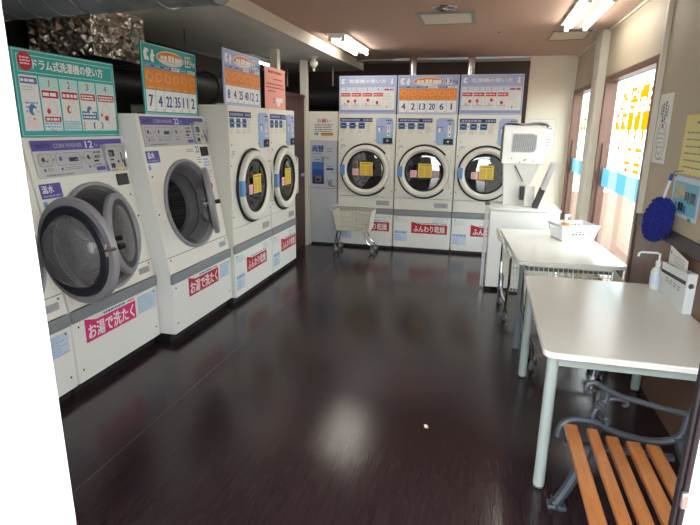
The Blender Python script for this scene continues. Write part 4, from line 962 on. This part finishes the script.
e, p, a, b = paper('light blue poster with large orange 24 under the yellow notice', 3.475, 3.055, 1.15, 1.375, 'palblue')
p.rect(.025, .02, a-.03, b-.03, 'cyan', 1); p.text('24', .05, .10, .20, .18, 'gold', 3, .04); p.text('時間', .215, .09, .36, .15, 'dark', 3, .02)
p.rr(.13, .035, .165, .082, .004, 'dark', 3); p.rr(.172, .035, .21, .082, .004, 'navy', 3); p.rr(.218, .03, .25, .07, .004, 'steelblue', 3); p.ell(.09, .06, .014, .02, 'grey', 3, 12); p.rect(.30, -.004, .35, .014, 'green', 3); p.rect(-.005, b-.01, .04, b+.004, 'green', 3); p.rect(-.005, 0, .012, .015, 'green', 3); p.done('printed_face', e)

# duster
e = thing('duster', 'fluffy blue microfibre duster hanging by its white handle', 'duster', (1.045, 3.45, 1.115), 0)
rng = random.Random(5)
hm = MB(); pts = []
core = []
def headpt(u, v):   # u around, v along -1..1
    r = math.sqrt(max(0, 1-v*v))
    return Vector((.042*r*math.cos(u), .115*r*math.sin(u)-.045*v, .125*v))
n1, n2 = 14, 10; vs = []; fs = []
for j in range(n2+1):
    for i in range(n1): vs.append(tuple(headpt(2*PI*i/n1, -1+2*j/n2)*.9))
for j in range(n2):
    for i in range(n1): fs.append((j*n1+i, j*n1+(i+1) % n1, (j+1)*n1+(i+1) % n1, (j+1)*n1+i))
hd = MB().add(vs, fs).build('head_core', M['bluefuzz'], e)
fz = MB()
for k in range(2600):
    v = rng.uniform(-1, 1); uu = rng.uniform(0, 2*PI); p0 = headpt(uu, v); nrm = Vector((p0.x/.042**2, p0.y/.115**2, p0.z/.125**2)).normalized()
    tn = Vector((rng.uniform(-1, 1), rng.uniform(-1, 1), rng.uniform(-1.2, .4)))*.008
    a = p0*.9; bq = a+nrm*.013+tn*.6; c = bq+nrm*.003+tn; d = c+tn+Vector((0, 0, -.006))
    fz.tube([a, bq, c, d], [.0035, .004, .004, .003], 4)
o = fz.build('fibre_tufts', M['bluefuzz'], e, fix=False); o['kind'] = 'stuff'
MB().tube([(0, -.04, .10), (.0, -.062, .17), (.005, -.085, .235)], .008, 8).build('handle', M['plastic'], e)
MB().tube([(.005, -.085, .235), (.008, -.095, .27)], .010, 8).build('handle_grip', INK['blue'], e)
MB().tube([(.008, -.095, .265), (.02, -.10, .285), (.06, -.10, .29)], .003, 6).build('hook', M['tanbar'], e)

# ------------------------------------------------------------------ ceiling fittings
def tube_light(label, x0, x1, y0, y1, z=CZ, tubes=2, off=0):
    e = thing('fluorescent_light', label, 'ceiling light', (0, 0, 0), 0, 'tube lights on the ceiling')
    c = (x0+x1)/2
    bx('housing', M['white'], e, x0, x1, y0, y1, z-.022, z, bevel=.003)
    m = MB(Fr((0, y0, 0), (1, 0, 0), (0, 0, 1), (0, -1, 0))); m.poly([(c-.04, z-.05), (c+.04, z-.05), (c+.075, z-.022), (c-.075, z-.022)], 0, -(y1-y0)); m.build('reflector_ridge', M['white'], e)
    for k in range(tubes):
        x = c+(-1+2*k)*(x1-x0)*.31 if tubes > 1 else c
        MB().tube([(x, y0+.05, z-.055), (x, y1-.05, z-.055)], .016, 12).build('lamp_tube', M['tube'], e)
        for y in (y0+.03, y1-.03): bx('lamp_holder', M['white'], e, x-.018, x+.018, y-.015, y+.015, z-.078, z-.02, bevel=.003)
    return e
tube_light('twin fluorescent light in front of the change machine corner', -1.70, -1.47, 5.60, 6.80)
tube_light('twin fluorescent light along the window wall', .60, .86, 4.28, 5.50)
tube_light('bare fluorescent lamp glowing in the service space behind the dryers', -2.92, -2.80, 6.15, 6.85, FZ, 1)
def cpanel(name, label, x0, x1, y0, y1, fr_w, cm):
    e = thing(name, label, 'ceiling panel', (0, 0, 0), 0)
    m = MB().box(x0, x1, y0, y0+fr_w, CZ-.014, CZ).box(x0, x1, y1-fr_w, y1, CZ-.014, CZ).box(x0, x0+fr_w, y0+fr_w, y1-fr_w, CZ-.014, CZ).box(x1-fr_w, x1, y0+fr_w, y1-fr_w, CZ-.014, CZ); m.build('panel_frame', M['band'], e, bevel=.002)
    bx('panel_sheet', cm, e, x0+fr_w, x1-fr_w, y0+fr_w, y1-fr_w, CZ-.008, CZ); return e
cpanel('ceiling_vent', 'white square ceiling panel in a grey frame beside the round diffuser', -.655, -.155, 4.79, 5.31, .035, mat('offwhite_panel', (226, 224, 210), .6, var=.03))
cpanel('access_hatch', 'cream access hatch in the ceiling near the pillar', .58, .94, 5.88, 6.40, .012, mat('cream_panel', (222, 214, 194), .6, var=.03))
e = thing('ceiling_diffuser', 'round chrome ceiling diffuser with fins', 'diffuser', (-.395, 4.63, CZ), 0)
Dn = Fr((0, 0, 0), (1, 0, 0), (0, 1, 0), (0, 0, -1))
MB(Dn).lathe([(.105, 0), (.108, .006), (.09, .012), (.075, .004), (.06, -.0)], 32).build('rim', M['chrome'], e)
MB(Dn).lathe([(.0, .012), (.03, .011), (.035, .002), (.0, .002)], 20).build('hub', M['chrome'], e)
for i in range(16):
    t = 2*PI*i/16; c, s = math.cos(t), math.sin(t); MB(Dn).add([(.033*c, .033*s, .004), (.078*c, .078*s, .004), (.078*math.cos(t+.14), .078*math.sin(t+.14), .013), (.033*math.cos(t+.2), .033*math.sin(t+.2), .013)], [(0, 1, 2, 3)]).build('fin', M['steel'], e, smooth=0)
e = thing('gas_detector', 'cream alarm device hanging under the grey ceiling near the post', 'detector', (-2.14, 6.55, FZ), 0)
MB(Dn).lathe([(.055, 0), (.055, .012), (.03, .02), (.028, .05), (.05, .055), (.055, .085), (.04, .11), (.018, .13), (.016, .17), (0, .172)], 20).build('detector_body', M['wire'], e)
MB().tube([(.0, -.03, -.10), (.03, -.06, -.13), (.05, -.06, -.13)], .008, 6).build('nozzle', M['wire'], e); MB().tube([(-.045, 0, -.07), (-.075, 0, -.075)], .012, 8).build('terminal', M['black'], e)
e = thing('ceiling_screw_boss', 'small dark fixing dot on the brown ceiling', 'fixing', (.06, 5.85, CZ), 0)
MB(Dn).lathe([(.014, 0), (.012, .006), (0, .007)], 12).build('boss', M['stripe'], e)

# ------------------------------------------------------------------ ducts in the service space
e = thing('spiral_duct', 'grey spiral duct crossing under the ceiling near the entrance', 'duct', (0, 0, 0), 0)
ax = Fr((.0, 2.29, 2.305), (.087, .996, 0), (0, 0, 1), (.996, -.087, 0))
MB(ax).lathe([(.135, LX+.02), (.135, -1.25)], 36).build('duct_pipe', M['duct'], e)
sp_ = [(.137*math.cos(t), .137*math.sin(t), LX+.04+t/(2*PI)*.16) for t in [i*.2617 for i in range(int((2.05)/.16*24))]]
MB(ax).tube(sp_, .0035, 4).build('spiral_seam', M['steel'], e)
MB(ax).lathe([(.0, -1.25), (.137, -1.25), (.14, -1.27), (.14, -1.29)], 36).build('end_cap', M['duct'], e)
e = thing('foil_wrapped_duct', 'crinkled foil wrapped duct above the washers', 'duct', (0, 0, 0), 0)
m = MB(); rng = random.Random(11); N = 16; x0, x1, y0, y1, z0, z1 = -3.36, -2.80, 3.44, 4.06, 2.11, FZ-.001
def crinkle(fr, w_, h_, nu, nv):
    vs = []; fs = []
    for j in range(nv+1):
        for i in range(nu+1):
            ed = (i in (0, nu)) or (j in (0, nv)); vs.append((w_*i/nu, h_*j/nv, 0 if ed else rng.uniform(-.024, .024)))
    for j in range(nv):
        for i in range(nu):
            k = j*(nu+1)+i
            fs += [(k, k+1, k+nu+2), (k, k+nu+2, k+nu+1)] if (i+j) % 2 else [(k, k+1, k+nu+1), (k+1, k+nu+2, k+nu+1)]
    mm = MB(fr); mm.add(vs, fs); return mm
for fr, w_ in ((Fr((x0, y0, z0), (1, 0, 0), (0, 0, 1), (0, -1, 0)), x1-x0), (Fr((x1, y0, z0), (0, 1, 0), (0, 0, 1), (1, 0, 0)), y1-y0), (Fr((x1, y1, z0), (-1, 0, 0), (0, 0, 1), (0, 1, 0)), x1-x0)):
    crinkle(fr, w_, z1-z0, 22, 13).build('foil_face', M['foil'], e, smooth=0, fix=False)
bx('duct_core', M['duct'], e, x0+.03, x1-.03, y0+.03, y1-.03, z0+.01, z1)
e = thing('black_pipe', 'fat black insulated pipe running behind the left machines', 'pipe', (0, 0, 0), 0)
pz = lambda y: 1.935+.08*min(1, max(0, (y-4.1)/.5))
py = [(-2.95, y, pz(y)) for y in [2.3+.25*i for i in range(17)]]
MB().tube(py, [(.13 if p[1] < 4.2 else .155)+.006*math.sin(i*2.1) for i, p in enumerate(py)], 20).build('pipe_run', M['blackpipe'], e)
for y in (4.35, 4.8, 5.3, 5.8): MB(Fr((-2.95, y, pz(y)), (1, 0, 0), (0, 0, 1), (0, -1, 0))).lathe([(.155, -.012), (.17, -.01), (.17, .01), (.155, .012)], 24).build('pipe_clamp', M['stripe'], e)
e = thing('black_pipe', 'black duct running along the dark wall behind the change machine', 'pipe', (0, 0, 0), 0)
MB(Fr((0, 7.62, 2.04), (0, 1, 0), (0, 0, 1), (1, 0, 0))).lathe([(.0, -3.1), (.165, -3.1), (.165, -1.98), (0, -1.98)], 28).build('pipe_run', M['blackpipe'], e)
for x in (-2.9, -2.2): MB().tube([(x, 7.62, 2.19), (x, 7.62, FZ)], .008, 6).build('hanger_rod', M['steel'], e)
for x, lab in ((-1.03, 'silver flexible duct rising behind the board numbered 4 2 13 20 6 1'), (-.25, 'silver flexible duct rising behind the usage board by the white wall')):
    e = thing('flexible_duct', lab, 'duct', (x, 7.55, 1.79), 0, 'silver ducts above the dryers')
    MB().lathe([(.05+.004*(i % 2), .02+i*.0185) for i in range(41)], 20).build('duct_hose', M['chrome'], e); MB().lathe([(0, .01), (.058, .01), (.058, .03), (.05, .03)], 20).build('duct_collar', M['steel'], e)
e = thing('pipe_hanger', 'thin steel hanger frame above the washers', 'hanger', (0, 0, 0), 0)
MB().tube([(-2.72, 4.55, FZ), (-2.72, 4.55, 2.30), (-2.72, 5.25, 2.30), (-2.72, 5.25, FZ)], .006, 6).build('hanger_rod', M['duct'], e)

# scrap on the floor
e = thing('paper_scrap', 'tiny yellow and white paper scrap on the dark floor', 'scrap', (-.203, 2.61, 0), R_(30))
MB().add([(-.012, -.01, .001), (.012, -.008, .001), (.01, .012, .006), (-.01, .01, .012)], [(0, 1, 2, 3)]).build('scrap_sheet', INK['white'], e, smooth=0)
MB().add([(-.006, -.016, .001), (.008, -.014, .001), (.006, -.004, .007), (-.004, -.005, .004)], [(0, 1, 2, 3)]).build('scrap_corner', INK['yellow'], e, smooth=0)
